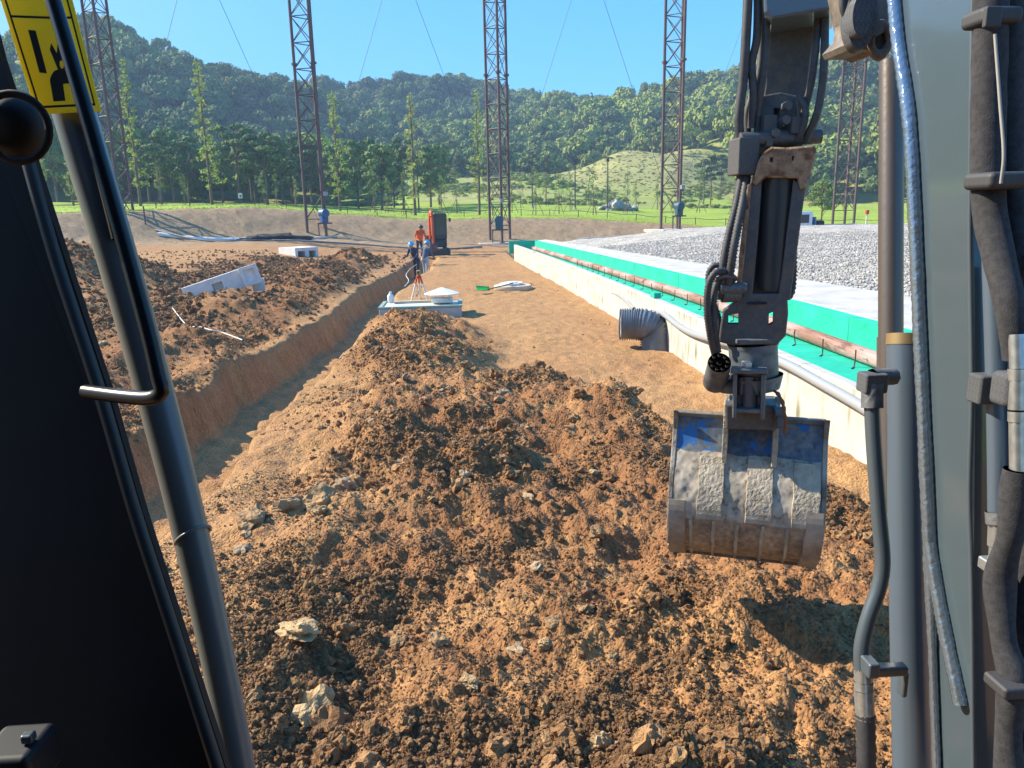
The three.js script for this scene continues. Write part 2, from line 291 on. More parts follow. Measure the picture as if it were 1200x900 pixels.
// woods on the hills: crowns of many leaf clumps, massed
{
  const protos = [];
  for (let v = 0; v < 5; v++) {
    const S = leafSet(), lobes = 10 + v, conif = v === 4;
    for (let i = 0; i < lobes; i++) {
      const a = i * 2.4 + rr(-0.4, 0.4), hgt = conif ? i / lobes : Math.pow(rnd(), 0.7), rad = conif ? (1 - hgt) * 0.45 : Math.sqrt(1 - hgt * hgt * 0.8) * rr(0.35, 0.72);
      clump(S, V(Math.cos(a) * rad, 0.55 + hgt * (conif ? 1.5 : 0.75), Math.sin(a) * rad), conif ? 0.34 : rr(0.3, 0.46), conif ? 0.3 : rr(0.24, 0.36), 105, 0.088, [1, 1, 1], 0.25);
    }
    protos.push(leafGeo(S));
  }
  const spots = [[], [], [], [], []];
  const cell = 4.9;
  for (let i = -100; i < 110; i++) for (let j = -100; j < -12; j++) {
    const x = (i + hash2(i, j, 201)) * cell, z = (j + hash2(i, j, 202)) * cell, r = Math.hypot(x, z), az = Math.atan2(x, -z) / RAD;
    if (r < 100 || r > 372 || az < -50 || az > 52) continue;
    const e = forestEdge(x, z); if (r < e || bareMound(x, z) > 0.25 && r < 176) continue;
    if (r > 262 && az < -13) { if (hash2(i, j, 7) > 0.5) continue; }
    const q = hash2(i, j, 203), k = q > 0.93 ? 4 : Math.floor(q / 0.93 * 4);
    spots[k].push([x, z, r, i, j, r - e]);
  }
  let total = 0;
  spots.forEach((list, v) => {
    const m = new THREE.InstancedMesh(protos[v], leafMat, list.length), M = new THREE.Matrix4(), Q = new THREE.Quaternion(), C = new THREE.Color();
    list.forEach(([x, z, r, i, j, into], n) => {
      const s = 4.1 * (0.7 + 0.65 * hash2(i, j, 204)) * (into < 8 ? 0.75 : 1) * (v === 4 ? 0.68 : 1);
      Q.setFromAxisAngle(V(0, 1, 0), hash2(i, j, 205) * 6.283);
      M.compose(V(x, farHeight(x, z) - 0.6 + (into < 4 ? 0 : 0.8), z), Q, V(s, s * (0.95 + 0.35 * hash2(i, j, 206)), s)); m.setMatrixAt(n, M);
      const t = hash2(i, j, 207), w = 0.5 + 0.9 * fbm(x * 0.02, z * 0.02, 3, 210), dk = v === 4 ? 0.55 : 1;
      C.setRGB(lerp(0.10, 0.38, t * clamp(w * 1.15)) * dk, lerp(0.15, 0.43, t * clamp(w * 1.15)) * dk, lerp(0.03, 0.055, t) * dk); m.setColorAt(n, C);
    });
    total += list.length;
    m.name = ['wooded_hillside', 'wooded_hillside_001', 'wooded_hillside_002', 'wooded_hillside_003', 'wooded_hillside_004'][v];
    shade(m); scene.add(m);
    tag(m, ['broad crowned woods massed over the hills', 'leafy tree crowns filling gaps on the wooded hills', 'rounded green crowns scattered through the hill woods', 'lumpy tree crowns mixed through the hill woods', 'dark pointed conifers dotted through the hill woods'][v], 'woods', 'woods on the hills', 'stuff');
  });
  console.log('forest', total);
}
function trunkGeo(h, r0, r1, lean = 0.02, seg = 7) {
  const pts = []; for (let i = 0; i <= 5; i++) { const t = i / 5; pts.push(V((vnoise(t * 3, h, 1)) * lean * h, t * h, vnoise(t * 3, h, 2) * lean * h)); } pts[0].x = pts[0].z = 0;
  return sweep(pts, t => lerp(r0, r1, t), 10, seg);
}
// tall, thin larch: drooping side branches set with needle tufts
function larch(h, spread, base) {
  const root = new THREE.Group(); const S = leafSet(), wood = [trunkGeo(h, 0.13, 0.02, 0.006)];
  for (let y = h * 0.14; y < h * 0.99; y += rr(0.10, 0.24)) {
    const t = y / h, L = spread * Math.pow(1 - t, 0.75) * rr(0.45, 1.1) * (t < 0.3 ? 0.75 : 1) * (vnoise(y * 0.9, h, 4) > 0.35 ? 0.45 : 1) + 0.12, a = rr(0, 6.283), up = rr(-0.25, 0.5);
    const e = V(Math.cos(a) * L, y + up * L, Math.sin(a) * L), s = V(0, y, 0);
    if (L > 0.35) wood.push(sweep([s, e], q => lerp(0.022, 0.006, q), 1, 4));
    for (let k = 0; k < 7 + L * 13; k++) { const q = Math.sqrt(rr(0.05, 1)), p = s.clone().lerp(e, q).add(V(rr(-0.16, 0.16), rr(-0.26, 0.1), rr(-0.16, 0.16))); leaf(S, p, dir3(), rr(0.06, 0.13), tint(base, 0.3)); }
  }
  mesh('trunk', wood, barkMat, root); mesh('crown', leafGeo(S), needleMat, root); return root;
}
// spreading pine or broadleaf: bare trunk, forked limbs, separate pads of foliage
function spreading(h, bare, rad, base, pads, flat = 0.5, leafN = 130, size = 0.16, mat = leafMat) {
  const root = new THREE.Group(), S = leafSet(), wood = [trunkGeo(h * 0.9, 0.02 * h, 0.006 * h, 0.03)];
  for (let i = 0; i < pads; i++) {
    const t = (i + 0.5) / pads, a = i * 2.4 + rr(-0.5, 0.5), y = lerp(h * bare, h * 0.97, t), R = rad * Math.sqrt(clamp(1.15 - Math.pow(t * 1.6 - 0.55, 2))) * rr(0.3, 0.85);
    const c = V(Math.cos(a) * R, y, Math.sin(a) * R), pr = rad * rr(0.26, 0.44);
    wood.push(sweep([V(0, y - R * 0.55 - 0.1, 0), V(c.x * 0.5, y - R * 0.2, c.z * 0.5), c], q => lerp(0.009 * h, 0.003 * h, q), 4, 5));
    clump(S, c, pr, pr * flat, leafN, size, base, 0.34, -0.5);
  }
  mesh('trunk', wood, barkMat, root); mesh('crown', leafGeo(S), mat, root); return root;
}
// planted sapling: thin stem, few leaves, three propping stakes
function sapling(h, base) {
  const root = new THREE.Group(), S = leafSet(), wood = [trunkGeo(h, 0.045, 0.01, 0.015, 6)];
  for (let i = 0; i < 22; i++) { const y = h * rr(0.28, 1), a = rr(0, 6.283), L = rr(0.15, 0.6) * (1.15 - y / h) + 0.1, c = V(Math.cos(a) * L, y + L * 0.5, Math.sin(a) * L); wood.push(sweep([V(0, y, 0), c], 0.008, 1, 4)); clump(S, c, 0.2, 0.24, 13, 0.075, base, 0.3, -1); }
  mesh('trunk', wood, barkMat, root); mesh('crown', leafGeo(S), needleMat, root);
  for (let i = 0; i < 3; i++) { const a = i * 2.09 + rr(0, 0.4); mesh('stake', rod([Math.cos(a) * 0.75, -0.1, Math.sin(a) * 0.75], [Math.cos(a) * 0.04, 1.5, Math.sin(a) * 0.04], 0.028, 5), barkMat, root); }
  return root;
}
function plant(proto, name, x, z, s, turn, label, category, group, sy = s) {
  const o = proto.parent ? proto.clone() : proto; o.name = numbered(name); scene.add(o);
  o.position.set(x, groundAt(x, z) - 0.05, z); o.scale.set(s, sy, s); o.rotation.y = turn; o.userData = {}; return tag(o, label, category, group);
}
{
  const A = larch(11.5, 1.75, [0.32, 0.40, 0.06]), B = larch(11, 1.35, [0.29, 0.37, 0.065]), Cc = larch(9, 1.0, [0.34, 0.38, 0.1]);
  // [proto, bearing point x, z, height scale, label]
  const list = [[B, [-26.15, 2.895, -66], 1.03, 'thin leaning larch beside the tower behind the yellow sign'], [A, [-21.019, 3.28, -68], 1.03, 'full tall larch standing alone before the pine grove'], [A, [-10.435, 2.555, -69], 0.88, 'bright larch just behind the tower with the blue winch box'],
    [Cc, [-3.987, 1.82, -70], 1.16, 'pale sparse larch with yellowish needles behind the orange excavator'], [B, [1.774, 1.988, -71], 0.98, 'slender larch next to the tower with the green winch box'], [Cc, [-35.707, 3.095, -70], 0.75, 'small larch beyond the cab pillar'], [Cc, [-34.324, 2.915, -72], 0.7, 'short larch between the cab rail and the tower']];
  list.forEach(([p, [x, , z], s, label], i) => plant(p, 'larch_tree', x, z, s, i * 1.7, label, 'tree', 'planted larches'));
  const pineBase = [0.11, 0.165, 0.055], P1 = spreading(8.2, 0.5, 2.9, pineBase, 15, 0.42, 210, 0.17), P2 = spreading(7.2, 0.45, 2.6, [0.12, 0.18, 0.06], 13, 0.5, 210, 0.17), P3 = spreading(8, 0.3, 2.4, [0.15, 0.22, 0.06], 17, 0.8, 200, 0.18);
  const pines = [[190, 242, -86, 0], [205, 240, -94, 2], [222, 241, -90, 1], [262, 240, -96, 2], [282, 242, -88, 0], [296, 240, -92, 1], [314, 241, -86, 0], [332, 241, -90, 1], [348, 242, -95, 0], [420, 243, -92, 2], [436, 244, -97, 2], [448, 246, -90, 2], [462, 244, -99, 2], [473, 244, -96, 0], [505, 244, -101, 2], [130, 246, -88, 2], [108, 246, -92, 2], [70, 250, -90, 2], [40, 250, -84, 1], [515, 244, -106, 2], [366, 243, -93, 1], [232, 240, -99, 0], [176, 243, -97, 1], [300, 238, -100, 2], [344, 239, -101, 2], [395, 242, -99, 2]];
  const pineXZ = [[-31.85, -86.00], [-33.33, -94.00], [-30.33, -90.00], [-28.34, -96.00], [-24.15, -88.00], [-23.88, -92.00], [-20.70, -86.00], [-19.95, -90.00], [-19.46, -95.00], [-11.80, -92.00], [-10.78, -97.00], [-8.86, -90.00], [-8.24, -99.00], [-6.85, -96.00], [-3.71, -101.00], [-38.09, -88.00], [-41.89, -92.00], [-44.53, -90.00], [-44.13, -84.00], [-2.74, -106.00], [-17.28, -93.00], [-32.32, -99.00], [-37.34, -97.00], [-25.51, -100.00], [-21.09, -101.00], [-15.34, -99.00]];
  pines.forEach(([, , , k], i) => { const [x, z] = pineXZ[i], o = [P1, P2, P3][k]; plant(o, k === 2 ? 'broadleaf_tree' : 'pine_tree', x, z, rr(0.78, 1.02), rr(0, 6), k === 2 ? 'rounded broadleaf tree at the foot of the wooded hill' : 'spreading pine with a bare trunk at the foot of the hill', 'tree', k === 2 ? 'broadleaf trees along the field' : 'pines along the field', rr(0.85, 1.05)); });
  const sap = [sapling(4.2, [0.17, 0.25, 0.06]), sapling(5.0, [0.15, 0.22, 0.06])];
  const sapXZ = [[3.07, -78.00, 0.9], [5.61, -84.00, 1], [7.43, -76.00, 1.1], [10.21, -80.00, 0.9], [12.50, -88.00, 1], [13.43, -78.00, 1], [17.59, -92.00, 0.9], [18.22, -84.00, 1], [11.11, -100.00, 1], [17.32, -104.00, 1.1], [24.61, -96.00, 1], [28.17, -90.00, 1.1], [23.73, -104.00, 0.9], [-8.15, -76.00, 1], [-7.20, -79.00, 0.9], [-5.14, -74.00, 0.9], [-1.76, -77.00, 1], [-0.36, -82.00, 1], [-25.97, -76.00, 0.7], [-27.43, -74.00, 0.8], [-18.40, -75.00, 0.8], [-17.90, -78.00, 0.7], [-15.19, -74.00, 0.7], [7.47, -96.00, 0.8], [30.13, -84.00, 1.0]];
  sapXZ.forEach(([x, z, s], i) => plant(sap[i % 2], 'staked_sapling', x, z, s, rr(0, 6), 'young tree propped by three stakes on the field', 'sapling', 'staked young trees on the field'));
  const T = spreading(6.2, 0.5, 2.3, [0.07, 0.10, 0.04], 9, 0.4, 140, 0.16);
  const tallXZ = [[38.11, -120.00, 0.9], [36.60, -112.00, 0.95], [39.34, -158.00, 0.8], [44.27, -160.00, 0.7], [43.54, -128.00, 0.9], [14.51, -130.00, 0.8], [13.33, -140.00, 0.7], [47.49, -125.00, 0.9]];
  tallXZ.forEach(([x, z, s]) => plant(T, 'slope_pine', x, z, s, rr(0, 6), 'thin pine with a small high crown on the grassy slope', 'tree', 'thin pines on the slope', s * 1.25));
  const R = spreading(4.2, 0.35, 1.9, [0.15, 0.22, 0.05], 14, 0.6, 150, 0.12, needleMat);
  { const [x, , z] = [29.585, 0.884, -62]; plant(R, 'round_tree', x, z, 0.85, 1, 'small round tree standing behind the parked truck', 'tree'); }
}
// ground cover: brush on the slopes, dry tufts on the soil bank, longer grass at the field edge
function cover(name, label, geo, list, mat) {
  const m = new THREE.InstancedMesh(geo, mat, list.length), M = new THREE.Matrix4(), Q = new THREE.Quaternion();
  list.forEach(([x, y, z, sx, sy, c], n) => { Q.setFromAxisAngle(V(0, 1, 0), rr(0, 6.283)); M.compose(V(x, y, z), Q, V(sx, sy, sx)); m.setMatrixAt(n, M); m.setColorAt(n, c); });
  m.name = name; shade(m); scene.add(m); return tag(m, label, 'ground cover', 'ground cover', 'stuff');
}
{
  const B = leafSet(); for (let i = 0; i < 5; i++) clump(B, V(rr(-0.5, 0.5), rr(0.25, 0.55), rr(-0.5, 0.5)), rr(0.35, 0.5), rr(0.25, 0.4), 45, 0.13, [1, 1, 1], 0.3);
  const T = leafSet(); for (let i = 0; i < 26; i++) { const a = rr(0, 6.283), l = rr(0.3, 1), n = V(Math.cos(a), 0.3, Math.sin(a)).normalize(), p = V(Math.cos(a) * 0.25 * l, rr(0.2, 0.8) * l, Math.sin(a) * 0.25 * l); leaf(T, p, n, 0.3 * l, tint([1, 1, 1], 0.3)); }
  const brush = [], dry = [], tall = [], P = (a, r) => [Math.sin(a * RAD) * r, -Math.cos(a * RAD) * r];
  for (let i = 0; i < 5200; i++) { const az = rr(-10, 24), r = rr(104, 176), [x, z] = P(az, r); if (r > forestEdge(x, z) + 3) continue; const d = fbm(x * 0.06, z * 0.06, 3, 901) + 0.25 * sst(110, 150, r); if (d < rr(0, 0.35)) continue; const bm = bareMound(x, z), s = rr(0.25, 1.0) * (bm > 0.3 ? 0.35 : 1), t = rnd(); brush.push([x, farHeight(x, z) - 0.1, z, s, s * rr(0.6, 1.2), rgb(lerp(0.15, 0.30, t), lerp(0.21, 0.34, t), lerp(0.04, 0.075, t))]); }
  for (let i = 0; i < 3200; i++) { const az = rr(6, 20), r = rr(118, 172), [x, z] = P(az, r); if (bareMound(x, z) < 0.15) continue; const s = rr(0.15, 0.5), t = rnd(); brush.push([x, farHeight(x, z) - 0.12, z, s, s * rr(0.3, 0.7), rgb(lerp(0.17, 0.32, t), lerp(0.21, 0.30, t), lerp(0.05, 0.11, t))]); }
  for (let i = 0; i < 9000; i++) { const az = rr(-34, 30), r = rr(53, 62.5), [x, z] = P(az, r); if (r < 55 && rnd() < 0.6) continue; const s = rr(0.03, 0.09), t = rnd(); dry.push([x, soilHeight(x, z) - 0.02, z, s, s * rr(0.6, 1.3), rgb(lerp(0.24, 0.38, t), lerp(0.18, 0.30, t), lerp(0.09, 0.15, t))]); }
  for (let i = 0; i < 9000; i++) { const az = rr(-34, 34), r = 61.6 + Math.pow(rnd(), 2) * 22, [x, z] = P(az, r), s = rr(0.05, 0.16), t = rnd(); tall.push([x, farHeight(x, z) - 0.03, z, s, s * rr(0.4, 0.9), rgb(lerp(0.30, 0.42, t), lerp(0.38, 0.48, t), lerp(0.05, 0.09, t))]); }
  cover('slope_brush', 'low green brush scattered over the grassy slope', leafGeo(B), brush, leafMat);
  cover('dry_tufts', 'small dry tufts sprouting over the brown soil bank', leafGeo(T), dry, leafMat);
  cover('grass_tufts', 'uneven grass tufts along the field edge', leafGeo(T), tall, leafMat);
}

// ---------------------------------------------------------------- materials of the site
const concreteMap = mottle([0.36, 0.355, 0.335], [0.54, 0.53, 0.50], 6, 5, 401, 512, 1.5);
const concrete = std({ map: rep(concreteMap, 0.5), bumpMap: rep(bumpFine, 2), bumpScale: 0.004, roughness: 0.9 });
const castWall = std({ color: rgb(0.74, 0.73, 0.70), map: rep(tex(512, (u, v) => { const s = tnoise(u, v * 0.12, 64, 411) * 0.5 + tnoise(u, 0.5, 32, 412) * 0.5, n = tfbm(u, v, 8, 5, 413); const st = clamp((s - 0.58) * 3) * 0.42 * tfbm(u, v, 4, 3, 415), t = 0.60 + 0.2 * (n - 0.5) - st; return [lin2s(t), lin2s(t * 0.985), lin2s(t * (0.955 - st))]; }), 0.28, 0.5), bumpMap: rep(bumpCoarse, 1), bumpScale: 0.006, roughness: 0.88 });
const greenPaint = std({ map: rep(mottle([0.0, 0.36, 0.235], [0.015, 0.50, 0.34], 5, 5, 421, 512, 1.8), 0.45), bumpMap: rep(bumpFine, 1), bumpScale: 0.006, roughness: 0.7 });
const rustPipe = std({ map: rep(tex(512, (u, v) => { const n = tfbm(u, v, 6, 5, 431), f = tfbm(u, v, 24, 3, 436); const t = clamp((n - 0.5) * 3 + 0.45), d = f > 0.66 ? 0.6 : 1; return [lin2s(lerp(0.24, 0.42, t) * d), lin2s(lerp(0.12, 0.28, t) * d), lin2s(lerp(0.085, 0.26, t) * d)]; }), 1.6, 0.21), bumpMap: rep(bumpFine, 2), bumpScale: 0.004, roughness: 0.75 });
const rebarMat = std({ color: rgb(0.10, 0.05, 0.035), roughness: 0.85 });
const conduitMat = std({ color: rgb(0.30, 0.315, 0.325), roughness: 0.4 });
const whitePaint = std({ map: rep(mottle([0.62, 0.63, 0.63], [0.78, 0.78, 0.77], 5, 4, 441), 1), roughness: 0.6 });
const precast = std({ map: rep(mottle([0.58, 0.58, 0.57], [0.74, 0.74, 0.73], 6, 5, 445), 0.7), bumpMap: rep(bumpFine, 1.5), bumpScale: 0.005, roughness: 0.85 });
const steelDark = std({ map: rep(mottle([0.085, 0.055, 0.055], [0.165, 0.11, 0.105], 8, 4, 451), 1), roughness: 0.6, metalness: 0.25 });
const blackPlastic = std({ map: rep(mottle([0.15, 0.155, 0.16], [0.24, 0.245, 0.25], 6, 4, 455), 1), roughness: 0.5 });

// ---------------------------------------------------------------- clods and stones
function stoneGeo(detail, jag, flat = 0.75) {
  const g = new THREE.IcosahedronGeometry(1, detail), p = g.attributes.position, s = rr(0, 900), sx = rr(0.8, 1.2), sz = rr(0.75, 1.1);
  for (let i = 0; i < p.count; i++) {
    const v = V(p.getX(i), p.getY(i), p.getZ(i)), k = 1 + jag * (vnoise(v.x * 1.7 + s, v.y * 1.7 + v.z * 2.3, 1) * 0.8 + vnoise(v.x * 3.7 + v.z * 2.9, v.y * 3.9 + s, 2) * 0.4);
    p.setXYZ(i, v.x * k * sx, v.y * k * flat, v.z * k * sz);
  }
  g.computeVertexNormals(); return g;
}
{
  const soilGrain = mottle([0.8, 0.79, 0.78], [1, 1, 1], 10, 4, 461);
  const crumbMat = std({ map: rep(soilGrain, 1), bumpMap: rep(bumpFine, 2), bumpScale: 0.01, roughness: 0.98 });
  const protos = [stoneGeo(1, 0.55, 0.8), stoneGeo(1, 0.7, 0.65), stoneGeo(1, 0.5, 0.9), stoneGeo(2, 0.75, 0.75)];
  const n = [80000, 80000, 70000, 2600], M = new THREE.Matrix4(), Q = new THREE.Quaternion(), C = new THREE.Color();
  n.forEach((count, k) => {
    const m = new THREE.InstancedMesh(protos[k], crumbMat, count); let i = 0, guard = 0;
    while (i < count && guard++ < count * 12) {
      const r = 2.2 * Math.pow(12, Math.pow(rnd(), 1.15)), a = rr(-40, 40) * RAD, x = Math.sin(a) * r, z = -Math.cos(a) * r, L = loose(x, z);
      if (rnd() > 0.06 + 0.94 * L || x > 3.3) continue;
      if (x > trL(z) - 0.05 && x < trR(z) + 0.08 && rnd() < 0.93) continue;
      if (rnd() > 0.12 + 0.88 * sst(-0.22, 0.12, fbm(x * 1.1, z * 1.1, 3, 480))) continue;
      let s = (k === 3 ? 0.017 * Math.pow(rnd() + 0.003, -0.3) : 0.0044 * Math.pow(rnd() + 0.004, -0.34)) * (0.55 + 0.09 * r) * (0.4 + 0.6 * L); s = Math.min(s, k === 3 ? 0.07 : 0.035);
      Q.setFromEuler(new THREE.Euler(rr(0, 6), rr(0, 6), rr(0, 6)));
      M.compose(V(x, soilHeight(x, z) + s * 0.3, z), Q, V(s, s, s)); m.setMatrixAt(i, M);
      const t = rnd(), pale = rnd() < 0.02 ? 1.35 : 1;
      C.setRGB(lerp(0.27, 0.42, t) * pale, lerp(0.135, 0.24, t) * pale, lerp(0.054, 0.105, t) * pale * (pale > 1 ? 1.25 : 1)); m.setColorAt(i, C); i++;
    }
    m.count = i; m.name = numbered('soil_clods'); shade(m); scene.add(m);
    tag(m, ['fine rounded soil crumbs over the heap', 'flat soil crumbs over the heap', 'small soft soil crumbs over the heap', 'fist sized soil lumps over the heap'][k], 'soil clods', 'loose soil clods', 'stuff');
  });
  { // coarser lumps on the banks farther off
    const n = 15000, m = new THREE.InstancedMesh(protos[3], crumbMat, n); let i = 0;
    for (let g = 0; g < n * 8 && i < n; g++) {
      const x = rr(-20, -2.4), z = rr(-46, -16), L = loose(x, z); if (rnd() > L * sst(-0.25, 0.15, fbm(x * 0.7, z * 0.7, 3, 485)) + 0.04 || x > trL(z) - 0.1) continue;
      const s = 0.028 * Math.pow(rnd() + 0.01, -0.3); Q.setFromEuler(new THREE.Euler(rr(0, 6), rr(0, 6), rr(0, 6))); M.compose(V(x, soilHeight(x, z) + s * 0.3, z), Q, V(s, s, s)); m.setMatrixAt(i, M);
      const t = rnd(); C.setRGB(lerp(0.19, 0.34, t), lerp(0.095, 0.19, t), lerp(0.04, 0.085, t)); m.setColorAt(i, C); i++;
    }
    m.count = i; m.name = numbered('soil_clods'); shade(m); scene.add(m); tag(m, 'brown soil lumps over the banks beyond the trench', 'soil clods', 'loose soil clods', 'stuff');
  }
  // stones that can be told apart
  const paleRock = std({ map: rep(mottle([0.33, 0.20, 0.085], [0.54, 0.385, 0.20], 3, 5, 471, 256, 2), 1), bumpMap: rep(bumpFine, 1), bumpScale: 0.02, roughness: 0.9 });
  const tanRock = std({ map: rep(mottle([0.24, 0.135, 0.06], [0.38, 0.235, 0.11], 4, 5, 475, 256, 2), 1), bumpMap: rep(bumpFine, 1), bumpScale: 0.02, roughness: 0.92 });
  const greyRock = std({ map: rep(mottle([0.23, 0.155, 0.085], [0.36, 0.26, 0.155], 4, 5, 478, 256, 2), 1), roughness: 0.9 });
  const put = (g, mat, x, z, sx, sy, sz, turn, label, group, tilt = 0) => { const o = mesh('stone', g, mat); o.position.set(x, soilHeight(x, z) + sy * 0.35, z); o.scale.set(sx, sy, sz); o.rotation.set(tilt, turn, tilt * 0.6); return tag(o, label, 'stone', group); };
  const R = [0, 1, 2, 3, 4].map(() => stoneGeo(3, 0.6, 0.8));
  const big = [[[-0.95, 0.15, -3.778], 0.085, 0.07, 0.13, 0.3, paleRock, 'large pale stone with a brown top near the heap edge'], [[-0.793, 0.12, -3.288], 0.075, 0.085, 0.13, -0.2, paleRock, 'large pale angular stone lying below the brown topped one'], [[-0.537, 0.2, -6.397], 0.16, 0.10, 0.12, 1.2, tanRock, 'flat tan stone in the middle of the heap'],
    [[-0.031, 0.2, -5.908], 0.05, 0.045, 0.05, 0.6, greyRock, 'small white stone on the crumbly heap'], [[-1.047, 0.1, -6.079], 0.10, 0.08, 0.09, 2, greyRock, 'grey stone at the flattened edge of the heap'], [[-1.194, 0.1, -5.64], 0.14, 0.09, 0.12, 0.9, tanRock, 'broad brown stone sunk in the flattened edge'], [[-1.357, 0.1, -5.575], 0.10, 0.09, 0.08, 0.2, tanRock, 'brown stone next to a broader brown one'],
    [[-1.623, 0.08, -5.397], 0.11, 0.07, 0.1, 1.5, tanRock, 'rounded brown stone near the trench'], [[-0.191, 0.2, -3.762], 0.07, 0.06, 0.07, 0.4, tanRock, 'dark soil block standing out of the loose heap'], [[0.881, 0.25, -4.915], 0.055, 0.055, 0.06, 2.2, tanRock, 'tan lump on the heap beside the bucket'], [[0.222, 0.2, -3.609], 0.03, 0.04, 0.05, 0.7, greyRock, 'small grey upright stone in the heap'],
    [[0.531, 0.2, -2.835], 0.035, 0.055, 0.045, 0.1, paleRock, 'pale pointed stone low in the heap'], [[0.297, 0.2, -2.902], 0.03, 0.025, 0.05, 0.1, tanRock, 'small flat stone low in the heap']];
  big.forEach(([p, sx, sy, sz, t, m, label], i) => put(R[i % 5], m, p[0], p[2], sx, sy, sz, t, label, 'stones on the soil heap', rr(-0.4, 0.4)));
  for (let i = 0; i < 70; i++) {
    const r = rr(3, 14), a = rr(-17, 17) * RAD, x = Math.sin(a) * r - 0.3, z = -Math.cos(a) * r; if (loose(x, z) < 0.5 || x < trR(z) + 0.2) continue;
    const s = rr(0.022, 0.05) * (0.7 + r * 0.06); put(R[i % 5], [tanRock, tanRock, paleRock, greyRock][i % 4], x, z, s * rr(0.8, 1.4), s * rr(0.7, 1), s * rr(0.8, 1.4), rr(0, 6), ['brown stone half sunk in the loose soil heap', 'brown stone half sunk in the loose soil heap', 'pale buff stone half sunk in the loose soil heap', 'grey stone half sunk in the loose soil heap'][i % 4], 'stones on the soil heap', rr(-0.5, 0.5));
  }
  for (let i = 0; i < 16; i++) { const x = rr(-7.5, -4.1), z = rr(-34, -9); const s = rr(0.06, 0.14); put(R[i % 5], [tanRock, paleRock][i % 2], x, z, s * 1.2, s * 0.8, s, rr(0, 6), i % 2 ? 'pale stone on the bank beyond the trench' : 'brown stone on the bank beyond the trench', 'stones beyond the trench'); }
}

// ---------------------------------------------------------------- concrete channel beside the graded strip
const bend = z => clamp((-z - 11) / 27, 0, 1.1);
const xOut = z => 3.5 - 0.85 * Math.pow(bend(z), 1.5), xIn = z => 5.05 - 1.35 * Math.pow(bend(z), 1.15), xAp = z => 6.85 - 2.6 * Math.pow(bend(z), 1.05);
// a body along z: section(z) gives a closed outline [x, y]
function alongZ(z0, z1, n, section) {
  const pos = [], uv = [], idx = [], S0 = section(z0), m = S0.length;
  for (let e = 0; e < m; e++) for (let i = 0; i <= n; i++) {
    const z = lerp(z0, z1, i / n), S = section(z), a = S[e], b = S[(e + 1) % m], k = pos.length / 3;
    pos.push(a[0], a[1], z, b[0], b[1], z); const flat = Math.abs(b[0] - a[0]) > Math.abs(b[1] - a[1]); uv.push(z, flat ? a[0] : a[1], z, flat ? b[0] : b[1]);
    if (i) idx.push(k - 2, k - 1, k, k, k - 1, k + 1);
  }
  for (const [z, f] of [[z0, 1], [z1, -1]]) { const S = section(z), k = pos.length / 3; S.forEach(p => { pos.push(p[0], p[1], z); uv.push(p[0], p[1]); }); for (let j = 1; j < m - 1; j++) f > 0 ? idx.push(k, k + j, k + j + 1) : idx.push(k, k + j + 1, k + j); }
  const g = new THREE.BufferGeometry(); g.setIndex(idx); g.setAttribute('position', new THREE.Float32BufferAttribute(pos, 3)); g.setAttribute('uv', new THREE.Float32BufferAttribute(uv, 2)); g.computeVertexNormals(); return g;
}
const channel = thing('concrete_channel', 'open concrete channel with white outer wall and green painted inside', 'channel');
for (let z = -2.4, i = 0; z > -38.2; z -= 3.6, i++) {
  const e = Math.max(z - 3.594, -38.6), j = 0.004 * (hash2(i, 1, 9) - 0.5);
  mesh('wall_panel', alongZ(z, e, 6, q => { const x = xOut(q) + j; return [[x, -0.9], [x, 0.765], [x + 0.015, 0.78], [x + 0.125, 0.78], [x + 0.14, 0.765], [x + 0.14, -0.9]]; }), castWall, channel);
  mesh('inner_wall_panel', alongZ(z, e, 6, q => { const x = xIn(q) + j * 2; return [[x, 0.3], [x, 0.952], [x + 0.17, 0.952], [x + 0.17, 0.3]]; }), greenPaint, channel, i ? undefined : 'green painted inner wall panel');
  mesh('channel_floor', alongZ(z, e, 6, q => [[xOut(q) + 0.14, 0.2], [xOut(q) + 0.14, 0.5], [xIn(q), 0.5], [xIn(q), 0.2]]), greenPaint, channel);
  mesh('apron_slab', alongZ(z, e, 6, q => [[xIn(q) + 0.173, 0.5], [xIn(q) + 0.173, 0.965], [xAp(q), 1.0], [xAp(q), 0.5]]), concrete, channel);
}
mesh('end_wall', rodBox(1.6, 0.62, 0.12, 3.2, 0.64, -38.75), greenPaint, channel);
{ const [x, y, z] = [3.62, 0.585, -13.914]; mesh('step_block', rodBox(0.13, 0.1, 0.3, 3.57, 0.83, z), greenPaint, channel, 'small green painted block on the wall top'); }
